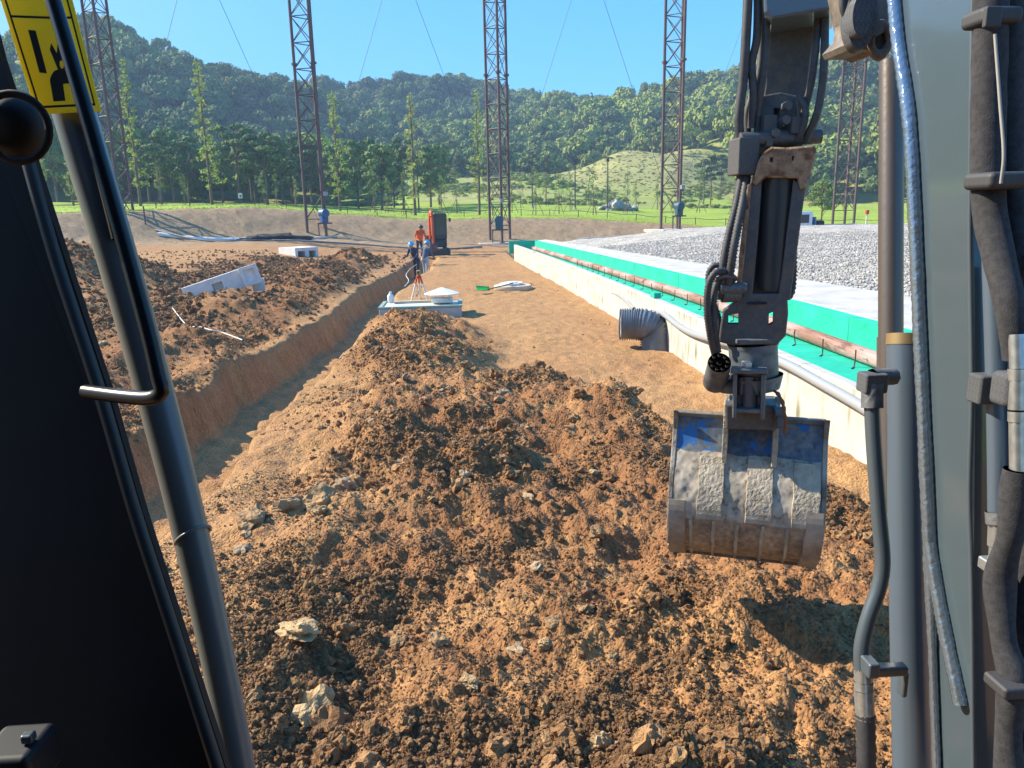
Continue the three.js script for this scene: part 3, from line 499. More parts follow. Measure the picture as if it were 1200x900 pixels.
// gravel platform
{
  const xs = [], zs = []; for (let x = 0; x < 1; x += 0.0075) xs.push(x); xs.push(1); for (let z = -2; z > -44; z -= 0.18) zs.push(z);
  const pos = [], uv = [], idx = [], nx = xs.length;
  zs.forEach((z, i) => xs.forEach((u, j) => {
    const x0 = xAp(Math.max(z, -38)) + (z < -34 ? Math.pow((-34 - z) / 10, 2) * 9 : 0), x = x0 - 0.25 + Math.pow(u, 1.7) * 42, d = Math.max(0, x - x0);
    let y = 0.9 + 0.38 * sst(-0.5, 6, d) + 0.12 * fbm(x * 0.35, z * 0.35, 3, 501) + 0.03 * fbm(x * 3, z * 3, 3, 505) + 0.05 * sst(0, 0.5, d);
    if (z < -38) y = lerp(y, 0.2, sst(-40.5, -44, z)); if (x > 34) y -= sst(34, 44, x);
    pos.push(x, y, z); uv.push(x, z); if (i && j) { const k = i * nx + j; idx.push(k - nx - 1, k - 1, k - nx, k - nx, k - 1, k); }
  }));
  const g = new THREE.BufferGeometry(); g.setIndex(idx); g.setAttribute('position', new THREE.Float32BufferAttribute(pos, 3)); g.setAttribute('uv', new THREE.Float32BufferAttribute(uv, 2)); g.computeVertexNormals();
  const gm = tex(512, (u, v) => { const a = tnoise(u, v, 96, 511), b = tnoise(u, v, 170, 513), c = tfbm(u, v, 4, 4, 515); const t = clamp(0.26 + 0.34 * (a - 0.5) + 0.26 * (b - 0.5) + 0.2 * (c - 0.5) + (b > 0.85 ? 0.2 : 0)); return [lin2s(t * 1.04), lin2s(t), lin2s(t * 0.93)]; });
  tag(mesh('gravel_platform', g, std({ color: rgb(1.5, 1.45, 1.37), map: rep(gm, 0.33), bumpMap: rep(grainBump(96, 2, 521, 512), 0.33), bumpScale: 0.05, roughness: 0.95 })), 'raised platform of pale grey crushed gravel', 'gravel', null, 'structure');
  const protos = [stoneGeo(0, 0.5), stoneGeo(0, 0.6)], M = new THREE.Matrix4(), Q = new THREE.Quaternion(), C = new THREE.Color(), ray = new THREE.Raycaster();
  const H = (x, z) => { const x0 = xAp(Math.max(z, -38)) + (z < -34 ? Math.pow((-34 - z) / 10, 2) * 9 : 0), d = Math.max(0, x - x0); return 0.9 + 0.38 * sst(-0.5, 6, d) + 0.12 * fbm(x * 0.35, z * 0.35, 3, 501) + 0.03 * fbm(x * 3, z * 3, 3, 505) + 0.05 * sst(0, 0.5, d); };
  protos.forEach((p, k) => {
    const n = 30000, m = new THREE.InstancedMesh(p, std({ roughness: 0.95 }), n);
    for (let i = 0; i < n; i++) {
      const z = -6 - Math.pow(rnd(), 1.2) * 24, x = xAp(z) - 0.15 + Math.pow(rnd(), 1.3) * 13 * (-z / 12), s = rr(0.012, 0.032);
      Q.setFromEuler(new THREE.Euler(rr(0, 6), rr(0, 6), rr(0, 6))); M.compose(V(x, H(x, z) + s * 0.3, z), Q, V(s, s, s)); m.setMatrixAt(i, M);
      const t = rr(0.25, 0.43); C.setRGB(t * 1.05, t, t * 0.92); m.setColorAt(i, C);
    }
    m.name = numbered('gravel'); shade(m); scene.add(m); tag(m, k ? 'loose pale gravel chips on the platform' : 'crushed grey gravel stones on the platform', 'gravel', 'gravel on the platform', 'stuff');
  });
  const kx = z => xAp(Math.max(z, -38)) + Math.pow(Math.max(0, -34 - z) / 10, 2) * 9;
  tag(mesh('kerb', alongZ(-38.65, -43.6, 20, z => [[kx(z) - 0.42, -0.4], [kx(z) - 0.42, 1.0], [kx(z) - 0.2, 1.0], [kx(z) - 0.2, -0.4]]), concrete), 'curved concrete kerb round the far corner of the gravel platform', 'kerb');
}
// pipes along the channel
const pipeX = z => lerp(xOut(z) + 0.14, xIn(z), 0.86);
{ const p = []; for (let z = -3; z > -38.5; z -= 1.4) p.push(V(pipeX(z), 0.602 + 0.006 * Math.sin(z), z)); tag(mesh('steel_pipe', sweep(p, 0.096, 60, 16), rustPipe), 'long rusty steel pipe lying on the green channel floor', 'pipe'); }
{
  const near = [[3.445, 0.609, -5.55], [3.445, 0.671, -6.229], [3.445, 0.707, -7.03], [3.445, 0.736, -7.835], [3.445, 0.72, -8.821], [3.44, 0.621, -10.046], [3.46, 0.534, -11.197], [3.45, 0.548, -11.998], [3.45, 0.61, -12.793], [3.55, 0.55, -14.084]];
  tag(mesh('conduit', sweep(near, 0.05, 60, 10), conduitMat), 'grey plastic conduit on the wall top ending at the black elbow pipe', 'conduit', 'grey conduits along the wall');
  const far = [[3.42, 0.438, -15.017], [3.42, 0.519, -15.829], [3.44, 0.539, -16.919], [3.42, 0.449, -18.489], [3.42, 0.483, -19.709], [3.43, 0.564, -20.579], [3.44, 0.579, -22.147], [3.36, 0.59, -24.48], [3.2, 0.68, -27.598], [2.95, 0.767, -31.491]];
  tag(mesh('conduit', sweep(far, 0.036, 60, 10), conduitMat), 'grey plastic conduit winding along the far stretch of wall', 'conduit', 'grey conduits along the wall');
}
for (let z = -7.0, i = 0; z > -27; z -= 0.8, i++) {
  const x = pipeX(z) - 0.24 + 0.03 * hash2(i, 2, 5), l = 0.04 * (hash2(i, 3, 5) - 0.5);
  tag(mesh('rebar_pin', sweep([[x - 0.08, 0.508, z + 0.1], [x, 0.508, z], [x + l, 0.63, z + l], [x + l, 0.71, z]], 0.009, 8, 5, 0.2), rebarMat), 'short bent rebar pin beside the rusty pipe', 'rebar', 'rebar pins in the channel');
}
// corrugated elbow
{
  const P = [[2.784, 0.417, -13.144], [3.013, 0.42, -13.079], [3.18, 0.409, -13.015], [3.311, 0.318, -12.986], [3.349, 0.143, -12.944], [3.336, -0.222, -12.861]].map(p => V(p));
  const t = thing('corrugated_pipe', 'black corrugated elbow pipe standing against the white wall', 'pipe');
  mesh('elbow_body', sweep(P, q => 0.268 + 0.02 * Math.max(-0.6, Math.sin(q * 175)), 260, 28, 0.5, [1]), blackPlastic, t);
  mesh('inner_lining', sweep(P, 0.25, 60, 28, 0.5, [1]), blackPlastic, t);
  const d = P[0].clone().sub(P[1]).normalize(), a = P[0].clone().addScaledVector(d, 0.03);
  const ring = new THREE.TorusGeometry(0.263, 0.016, 10, 32); ring.lookAt(d); ring.translate(a.x, a.y, a.z); mesh('rim', ring, blackPlastic, t);
}
// manhole ring with its cover, and the shovel on it
{
  const [x, , z] = [1.583, 0, -24.019], y = soilHeight(x, z), t = thing('manhole_ring', 'round concrete manhole ring with a pale cover set in the soil', 'manhole', [x, y - 0.04, z]);
  const prof = [[0.38, 0], [0.6, 0], [0.6, 0.17], [0.575, 0.195], [0.40, 0.195], [0.38, 0.175], [0.38, 0]].map(p => new THREE.Vector2(...p)), g = new THREE.LatheGeometry(prof, 40);
  mesh('ring', g, std({ map: rep(mottle([0.38, 0.33, 0.25], [0.6, 0.55, 0.46], 6, 4, 531), 3, 1), roughness: 0.9 }), t);
  const c = mesh('cover', [cyl(0.37, 0.39, 0.05, 32), cyl(0.2, 0.21, 0.03, 24, 0, 0.04)], precast, t); c.position.set(-0.05, 0.235, 0); c.rotation.z = 0.04;
  const s = thing('shovel', 'green bladed shovel leaning on the manhole ring', 'shovel'), A = V([0.61, 0.05, -22.999]), B = V([1.556, 0.231, -23.555]), d = B.clone().sub(A).normalize();
  const bl = mesh('blade', (() => { const g = new THREE.BoxGeometry(0.27, 0.4, 0.012, 8, 8, 1), p = g.attributes.position; for (let i = 0; i < p.count; i++) { const u = p.getX(i) / 0.135, v = p.getY(i) / 0.2; p.setXYZ(i, p.getX(i) * (1 - 0.3 * Math.max(0, -v)), p.getY(i), p.getZ(i) + 0.06 * u * u); } g.computeVertexNormals(); return g; })(), std({ color: rgb(0.02, 0.42, 0.07), roughness: 0.45 }), s);
  bl.position.copy(A).add(V(0, 0.06, 0)); bl.lookAt(A.clone().add(V(0.1, 1, 0.35))); bl.rotateZ(1.35);
  mesh('shaft', rod([A.x + 0.16, A.y + 0.07, A.z], B, 0.019), std({ color: rgb(0.12, 0.09, 0.06) }), s);
}
// inspection chamber at the trench edge, with what stands on it
{
  const t = thing('inspection_chamber', 'low concrete chamber at the trench edge with a greenish top frame', 'chamber', [-1.0, 0, -18.45]);
  mesh('wall', rodBox(1.92, 0.9, 1.3, 0, -0.21, 0, 0.02), std({ map: rep(mottle([0.30, 0.32, 0.30], [0.46, 0.47, 0.44], 5, 4, 541), 1), roughness: 0.9 }), t);
  const fr = std({ map: rep(mottle([0.16, 0.26, 0.21], [0.34, 0.44, 0.38], 5, 4, 545), 2), roughness: 0.5 });
  for (const s of [-1, 1]) { mesh('top_frame', rodBox(1.96, 0.045, 0.09, 0, 0.265, s * 0.61), fr, t); mesh('top_frame', rodBox(0.09, 0.045, 1.12, s * 0.935, 0.265, 0), fr, t); }
  mesh('top_sheet', rodBox(1.76, 0.02, 1.1, 0, 0.253, 0), std({ map: rep(mottle([0.42, 0.46, 0.42], [0.62, 0.63, 0.58], 4, 4, 547), 1.2), roughness: 0.5 }), t);
  const pk = thing('timber_plank', 'worn plank lying on the chamber top', 'plank', [-1.15, 0.3, -18.75], 0.08); mesh('board', rodBox(1.1, 0.035, 0.16, 0, 0, 0), std({ map: rep(mottle([0.36, 0.28, 0.19], [0.55, 0.47, 0.36], 6, 4, 549), 3, 1), roughness: 0.9 }), pk);
  const b = thing('canister', 'small white canister at the corner of the chamber top', 'canister', [-1.78, 0.288, -18.9]); mesh('body', new THREE.LatheGeometry([[0.001, 0], [0.075, 0], [0.08, 0.02], [0.08, 0.15], [0.05, 0.19], [0.03, 0.2], [0.03, 0.22], [0.001, 0.22]].map(p => new THREE.Vector2(...p)), 18), whitePaint, b); mesh('cap', cyl(0.036, 0.036, 0.03, 14, 0, 0.23), whitePaint, b);
  const c = thing('canopy_stand', 'white shallow cone canopy on a short stand over the chamber', 'canopy', [-0.5, 0.288, -18.45]);
  mesh('base_box', rodBox(0.5, 0.12, 0.34, 0, 0.06, 0, 0.02), whitePaint, c);
  for (const [px, pz] of [[-0.17, -0.12], [0.17, -0.12], [-0.17, 0.12], [0.17, 0.12]]) mesh('post', cyl(0.014, 0.014, 0.12, 8, px, 0.178, pz), whitePaint, c);
  mesh('canopy', new THREE.LatheGeometry([[0.001, 0.36], [0.05, 0.352], [0.42, 0.225], [0.43, 0.21], [0.41, 0.212], [0.05, 0.335], [0.001, 0.34]].map(p => new THREE.Vector2(...p)), 28), whitePaint, c); mesh('hub', cyl(0.2, 0.2, 0.03, 16, 0, 0.25), precast, c);
  // level on its tripod behind the chamber
  const [x, , z] = [-1.221, 0, -21.622], y = soilHeight(x, z), tr = thing('survey_tripod', 'surveying level on a low white and red tripod', 'tripod', [x, y, z]);
  for (let i = 0; i < 3; i++) { const a = i * 2.094 + 0.5, f = [Math.cos(a) * 0.27, 0, Math.sin(a) * 0.27], h = [Math.cos(a) * 0.05, 0.66, Math.sin(a) * 0.05], m = V(f).lerp(V(h), 0.72); const lg = mesh('leg', sweep([f, m], 0.022, 1, 8), whitePaint, tr); mesh('clamp', sweep([m, h], 0.026, 1, 8), std({ color: rgb(0.55, 0.06, 0.03), roughness: 0.5 }), lg); }
  mesh('head_plate', cyl(0.08, 0.08, 0.03, 18, 0, 0.675), std({ color: rgb(0.5, 0.06, 0.03) }), tr);
  const ins = mesh('level', [rodBox(0.11, 0.13, 0.16, 0, 0.78, 0, 0.02), cyl(0.035, 0.045, 0.2, 14).rotateX(Math.PI / 2).translate(0, 0.80, 0.05), cyl(0.05, 0.06, 0.03, 16, 0, 0.705)], std({ color: rgb(0.30, 0.24, 0.08), roughness: 0.5 }), tr); mesh('eyepiece', cyl(0.028, 0.028, 0.05, 12).rotateX(Math.PI / 2).translate(0, 0.8, 0.17), std({ color: rgb(0.03, 0.03, 0.03) }), ins);
}
// cables lying about
const cableMat = std({ color: rgb(0.55, 0.53, 0.48), roughness: 0.6 });
const onSoil = (pts, lift = 0.03) => pts.map(([x, , z]) => V(x, soilHeight(x, z) + lift, z));
tag(mesh('cable', sweep(onSoil([[-6.863, 0.2, -18.417], [-5.971, 0.25, -16.698], [-5.215, 0.25, -15.312], [-4.845, 0.2, -14.799], [-4.618, 0.1, -14.757], [-4.062, 0.1, -14.074]], 0.11), 0.014, 50, 6), cableMat), 'pale cable trailing over the heap beyond the trench', 'cable', 'loose cables');
tag(mesh('cable', sweep([[-3.464, -0.85, -16.79], [-3.197, -0.85, -16.554], [-2.955, -0.8, -16.453], [-2.786, -0.7, -16.591], [-2.417, -0.3, -15.268]], 0.013, 40, 6), cableMat), 'pale cable hanging into the trench', 'cable', 'loose cables');
tag(mesh('cable', sweep([[-1.711, 0.3, -22.665], [-1.717, 0.3, -24.685], [-2.063, 0.2, -28.469], [-2.196, 0.1, -32.979], [-2.091, 0.1, -35.677]], 0.014, 40, 6), cableMat), 'pale cable in the trench beside the workers', 'cable', 'loose cables');

// precast concrete blocks on the far side of the trench
{
  const t = thing('precast_block', 'long white precast block with recesses lying tilted on the heap', 'concrete block', [...[-7.004, 0.477, -22.6]], 0.12, 'precast blocks'); t.rotation.z = 0.27;
  const w = 1.05;
  mesh('body', plate([[-w, -0.24], [w, -0.24], [w, 0.27], [0.72, 0.27], [0.72, 0.30], [-w, 0.25]], 0.5, [[[-0.22, -0.09], [0.08, -0.09], [0.08, 0.11], [-0.22, 0.11]]], 0.012), precast, t);
  mesh('recess', rodBox(0.29, 0.19, 0.06, -0.07, 0.01, -0.22), precast, t);
  mesh('end_frame', plate([[0.66, -0.25], [1.17, -0.25], [1.17, 0.32], [0.66, 0.32]], 0.1, [[[0.76, -0.12], [1.04, -0.12], [1.06, -0.08], [1.06, 0.22], [0.76, 0.22]]], 0.01).translate(0, 0, 0.11), precast, t); mesh('end_panel', rodBox(0.36, 0.38, 0.02, 0.91, 0.05, 0.03), whitePaint, t);
  const s = thing('precast_block', 'short white block behind the tilted precast block', 'concrete block', [...[-5.99, 0.446, -22.9]], 0.3, 'precast blocks'); mesh('body', plate([[-0.16, -0.18], [0.18, -0.16], [0.18, 0.18], [-0.14, 0.18]], 0.34, [], 0.02), precast, s); mesh('lifting_lug', new THREE.TorusGeometry(0.04, 0.01, 6, 14, Math.PI).translate(0, 0.18, -0.17), steelDark, s);
  const b = thing('box_culvert', 'white twin box culvert standing on the flat ground beyond the heaps', 'concrete block', [...[-8.661, 0.315, -44]], -0.62, 'precast blocks');
  const cell = (x0, x1) => [[x0, -0.2], [x1, -0.2], [x1, 0.16], [x0, 0.16]];
  const g = plate([[-0.75, -0.38], [0.75, -0.38], [0.75, 0.36], [-0.75, 0.36]], 1.7, [cell(-0.58, -0.12), cell(0.14, 0.56)], 0.02); mesh('body', g, precast, b);
  mesh('back_panel', rodBox(1.4, 0.6, 0.04, 0, 0, -1.2), precast, b); b.rotation.y = 0.78;
}
// ---------------------------------------------------------------- net towers and their cables
const unitRod = new THREE.CylinderGeometry(1, 1, 1, 6, 1);
function bar(name, a, b, r, mat, parent) {
  const m = shade(new THREE.Mesh(unitRod, mat)), d = b.clone().sub(a), L = d.length(); m.name = name; m.position.copy(a).addScaledVector(d, 0.5);
  m.quaternion.setFromUnitVectors(V(0, 1, 0), d.divideScalar(L)); m.scale.set(r, L, r); parent.add(m); return m;
}
const towerPos = [[-23.971, 1.25, -57], [-10.214, 0.807, -57], [2.941, 0.064, -57], [15.804, 0.76, -57], [28.959, 0.587, -57]];
const TOWER_H = 38;
{
  const names = ['brown lattice tower next to the cab rail and the leaning larch', 'brown lattice tower with a blue winch box', 'brown lattice tower with a green winch box in line with the graded strip', 'brown lattice tower rising behind the gravel platform', 'brown lattice tower behind the parked truck'];
  const boxMat = [, std({ color: rgb(0.03, 0.10, 0.26), roughness: 0.5 }), std({ color: rgb(0.02, 0.10, 0.13), roughness: 0.5 }), std({ color: rgb(0.03, 0.09, 0.13), roughness: 0.5 })];
  const turns = [0.35, 0.75, 0.06, 0.35, 0.5];
  towerPos.forEach((p, i) => {
    const y0 = groundAt(p[0], p[2]), t = thing('lattice_tower', names[i], 'tower', [p[0], Math.min(p[1], y0 + 0.1), p[2]], turns[i], 'lattice net towers');
    const R = 0.85, leg = k => { const a = Math.PI / 2 + k * 2.094; return [Math.cos(a) * R, Math.sin(a) * R]; }, P = (k, y) => { const [x, z] = leg(k); return V(x, y, z); };
    mesh('footing', rodBox(3.4, 0.5, 2.6, 0, -0.13, 0, 0.03), concrete, t);
    for (let k = 0; k < 3; k++) {
      const l = bar('leg', P(k, 0.1), P(k, TOWER_H), 0.105, steelDark, t);
      for (const y of [11.8, 23.6]) bar('flange', P(k, y - 0.07), P(k, y + 0.07), 0.2, steelDark, t);
      mesh('base_plate', cyl(0.22, 0.22, 0.05, 10, leg(k)[0], 0.145, leg(k)[1]), steelDark, t);
    }
    const B = 1.69; let n = 0;
    for (let y = 1.35; y < TOWER_H - 0.5; y += B, n++) for (let k = 0; k < 3; k++) {
      const q = (k + 1) % 3; bar('horizontal_brace', P(k, y), P(q, y), 0.035, steelDark, t);
      if (y + B < TOWER_H) { bar('diagonal_brace', P(k, y), P(q, y + B), 0.032, steelDark, t); if (y < 24) bar('diagonal_brace', P(q, y + 0.04), P(k, y + B + 0.04), 0.028, steelDark, t); }
    }
    if (boxMat[i]) { const w = mesh('winch_box', [cyl(0.3, 0.3, 0.55, 18).rotateX(Math.PI / 2).translate(-0.25, 1.75, 1.1), rodBox(0.5, 0.5, 0.3, -0.25, 1.35, 1.1)], boxMat[i], t); mesh('junction_box', rodBox(0.3, 0.28, 0.2, 0.05, 3.1, 1.05), conduitMat, t); mesh('platform_beam', [rodBox(1.2, 0.1, 0.1, -0.15, 1.05, 1.0), rodBox(0.08, 0.9, 0.08, -0.7, 0.6, 1.0)], steelDark, t); w.castShadow = true; }
  });
  const wire = std({ color: rgb(0.13, 0.14, 0.16), roughness: 0.5, metalness: 0.4 });
  const top = i => V(towerPos[i][0], towerPos[i][1] + TOWER_H - 0.3, towerPos[i][2]), foot = i => V(towerPos[i][0], towerPos[i][1] + 1.2, towerPos[i][2]);
  for (let i = 0; i < 4; i++) for (const [a, b] of [[foot(i), top(i + 1)], [top(i), foot(i + 1)]]) { const c = mesh('bracing_cable', rod(a, b, 0.017, 5), wire); tag(c, 'thin crossed bracing cable strung between two lattice towers', 'cable', 'tower bracing cables'); }
}
// ---------------------------------------------------------------- things along the field edge
{
  const f = thing('rope_fence', 'low rope fence with short dark posts along the grass edge', 'fence'), dark = std({ color: rgb(0.06, 0.05, 0.045), roughness: 0.9 });
  let last = null;
  for (let a = -27; a < 31; a += 2.1) { const r = 63.5 + 1.2 * Math.sin(a * 0.3), x = Math.sin(a * RAD) * r, z = -Math.cos(a * RAD) * r, y = groundAt(x, z); bar('post', V(x, y - 0.2, z), V(x, y + 0.55, z), 0.03, dark, f); const q = V(x, y + 0.5, z); if (last) { const m = last.clone().lerp(q, 0.5); m.y -= 0.08; mesh('rope', sweep([last, m, q], 0.02, 6, 5), dark, f); } last = q; }
  const lampMat = std({ color: rgb(0.05, 0.05, 0.055), roughness: 0.6 });
  for (const [p, h, l] of [[[-4.576, 2.786, -88], 6.2, 'dark lamp post among the trees on the field'], [[17.196, 3.301, -90], 5.9, 'dark lamp post below the bare mound'], [[8.974, 3.142, -96], 5.4, 'dark lamp post on the slope behind the green winch tower'], [[13.688, 3.006, -92], 5.6, 'dark lamp post among the staked young trees']]) {
    const y = groundAt(p[0], p[2]), t = thing('lamp_post', l, 'lamp post', [p[0], y, p[2]], 0, 'lamp posts on the field'); mesh('pole', cyl(0.06, 0.09, h, 8, 0, h / 2), lampMat, t); mesh('lamp_head', [rodBox(1.1, 0.14, 0.3, 0, h + 0.05, 0, 0.04), rodBox(0.3, 0.3, 0.25, 0, h - 0.2, 0, 0.04)], lampMat, t); mesh('base', cyl(0.18, 0.2, 0.3, 10, 0, 0.1), concrete, t);
  }
  const rockMat = std({ map: rep(mottle([0.22, 0.21, 0.2], [0.46, 0.45, 0.43], 3, 5, 601), 1), bumpMap: rep(bumpCoarse, 1), bumpScale: 0.06, roughness: 0.9 });
  [[712, 243, 0.9, 0.7, 'broad grey boulder'], [722, 241, 1.3, 1.0, 'tallest grey boulder of the pile'], [731, 242, 1.0, 0.75, 'rounded grey boulder'], [739, 244, 0.8, 0.5, 'low grey boulder'], [704, 246, 0.45, 0.35, 'small pale boulder apart from the pile'], [727, 245, 0.6, 0.45, 'front grey boulder']].forEach(([px, py, s, h, l], i) => { const [x, z] = [[17.58, -92], [18.61, -92], [19.54, -92], [20.36, -92], [16.76, -92], [19.13, -92]][i], o = mesh('boulder', stoneGeo(3, 0.6, 0.85), rockMat); o.position.set(x, groundAt(x, z) + h * 0.3, z); o.scale.set(s, h, s * 0.8); o.rotation.y = i; tag(o, l + ' on the grass below the mound', 'boulder', 'boulders on the field'); });
  { const p = [-21.898, 4.043, -80], y = groundAt(p[0], p[2]), t = thing('field_sign', 'small white sign with a dark mark standing on the grass', 'sign', [p[0], y, p[2]]); mesh('panel', rodBox(0.42, 0.5, 0.04, 0, 0.85, 0), whitePaint, t); mesh('mark', rodBox(0.2, 0.16, 0.02, 0.04, 0.82, 0.025), std({ color: rgb(0.05, 0.06, 0.09) }), t); mesh('post', cyl(0.03, 0.03, 0.8, 8, 0, 0.35), steelDark, t); }
  { const p = [31.273, 0.902, -58], y = groundAt(p[0], p[2]), t = thing('marker_post', 'small red and white marker on the grass behind the gravel', 'marker', [p[0], y, p[2]]); mesh('post', cyl(0.05, 0.06, 1.1, 10, 0, 0.5), whitePaint, t); mesh('red_band', cyl(0.16, 0.16, 0.3, 12, 0, 1.0), std({ color: rgb(0.6, 0.08, 0.04) }), t); }
  { const P = [[-20.493, 1.002, -54], [-18.857, 0.935, -54], [-16.87, 0.888, -54], [-14.581, 0.891, -54]].map(p => V(p[0], groundAt(p[0], p[2]) + 0.08, p[2])); tag(mesh('liner_roll', sweep(P, t => 0.13 + 0.02 * Math.sin(t * 40), 50, 8), whitePaint), 'rolled white liner along the foot of the soil bank', 'liner'); }
  { const P = [[-20.836, 1.137, -54.5], [-17.122, 0.873, -53], [-13.759, 0.793, -53], [-11.117, 0.692, -52.5], [-6.821, 0.553, -52], [-3.938, 0.247, -51], [-1.131, 0.059, -50], [1.381, 0.062, -51]].map(p => V(p[0], groundAt(p[0], p[2]) + 0.08, p[2])); tag(mesh('drain_hose', sweep(P, 0.06, 90, 8), blackPlastic), 'long black drain hose along the foot of the soil bank', 'hose'); }
  { const m = std({ map: rep(mottle([0.03, 0.025, 0.022], [0.07, 0.055, 0.045], 6, 4, 611), 1), roughness: 0.95 }), p = [-12.975, 0.853, -54]; const g = stoneGeo(4, 0.5, 0.5), o = mesh('peat_heap', g, m); o.scale.set(2.6, 0.85, 0.9); o.position.set(p[0], groundAt(p[0], p[2]) + 0.05, p[2]); tag(o, 'low heap of nearly black soil at the foot of the bank', 'soil heap'); }
  { const p = [-21.629, 1.371, -55], y = groundAt(p[0], p[2]), t = thing('survey_stake', 'thin dark stake upright at the foot of the bank', 'stake', [p[0], y, p[2]]); mesh('shaft', cyl(0.05, 0.05, 1.3, 8, 0, 0.55), steelDark, t); mesh('tip', new THREE.ConeGeometry(0.05, 0.2, 8).rotateX(Math.PI).translate(0, -0.15, 0), steelDark, t); }
}
// ---------------------------------------------------------------- parked truck
{
  const p = [20.666, 1.304, -46], y = 0.05, t = thing('flatbed_truck', 'white cabbed flatbed truck with a blue bed parked behind the gravel', 'truck', [p[0], y, p[2]]);
  const body = std({ color: rgb(0.60, 0.68, 0.78), roughness: 0.35 }), blue = std({ color: rgb(0.10, 0.20, 0.34), roughness: 0.5 }), glass = std({ color: rgb(0.02, 0.03, 0.045), roughness: 0.08 }), tyre = std({ color: rgb(0.025, 0.025, 0.025), roughness: 0.85 });
  mesh('cab', plate([[-0.72, 0.45], [0.42, 0.45], [0.42, 1.85], [0.30, 1.98], [-0.42, 1.98], [-0.55, 1.86], [-0.72, 1.2]], 1.66, [], 0.04).translate(0, 0, 0.83), body, t);
  for (const s of [1, -1]) { const d = mesh('door', plate([[-0.58, 0.62], [0.28, 0.62], [0.28, 1.9], [-0.4, 1.9], [-0.58, 1.24]], 0.03, [], 0.008).translate(0, 0, s > 0 ? 0.85 : -0.82), body, t); mesh('window', plate([[-0.47, 1.3], [0.2, 1.3], [0.2, 1.8], [-0.33, 1.8]], 0.02, [], 0.004).translate(0, 0, s > 0 ? 0.865 : -0.845), glass, d); mesh('handle', rodBox(0.14, 0.03, 0.03, 0.14, 1.16, s * 0.865), tyre, d); }
  mesh('windscreen', rodBox(0.03, 0.62, 1.4, -0.645, 1.52, 0).rotateZ(0), glass, t).rotation.z = -0.0;
  mesh('mirror', [rodBox(0.06, 0.26, 0.16, -0.62, 1.5, 1.02), rodBox(0.03, 0.03, 0.2, -0.6, 1.6, 0.9)], tyre, t);
  mesh('bed', [rodBox(3.0, 0.1, 1.7, 2.1, 0.84, 0), rodBox(3.0, 0.34, 0.05, 2.1, 1.0, 0.86), rodBox(3.0, 0.34, 0.05, 2.1, 1.0, -0.86), rodBox(0.05, 0.34, 1.66, 3.58, 1.0, 0)], blue, t);
  mesh('bed_guard', [rodBox(0.06, 0.5, 1.6, 0.62, 1.35, 0), rodBox(0.06, 0.06, 1.6, 0.62, 1.62, 0)], blue, t); mesh('chassis', rodBox(4.1, 0.16, 0.8, 1.5, 0.62, 0), tyre, t); mesh('dark_load', rodBox(0.5, 0.5, 0.7, 0.98, 1.18, 0.3, 0.1), tyre, t);
  for (const [wx, s] of [[-0.1, 1], [-0.1, -1], [2.7, 1], [2.7, -1]]) { const w = mesh('wheel', cyl(0.33, 0.33, 0.22, 22).rotateX(Math.PI / 2).translate(wx, 0.33, s * 0.72), tyre, t); mesh('rim', cyl(0.18, 0.18, 0.03, 16).rotateX(Math.PI / 2).translate(wx, 0.33, s * 0.845), body, w); }
  t.rotation.y = -0.08;
}
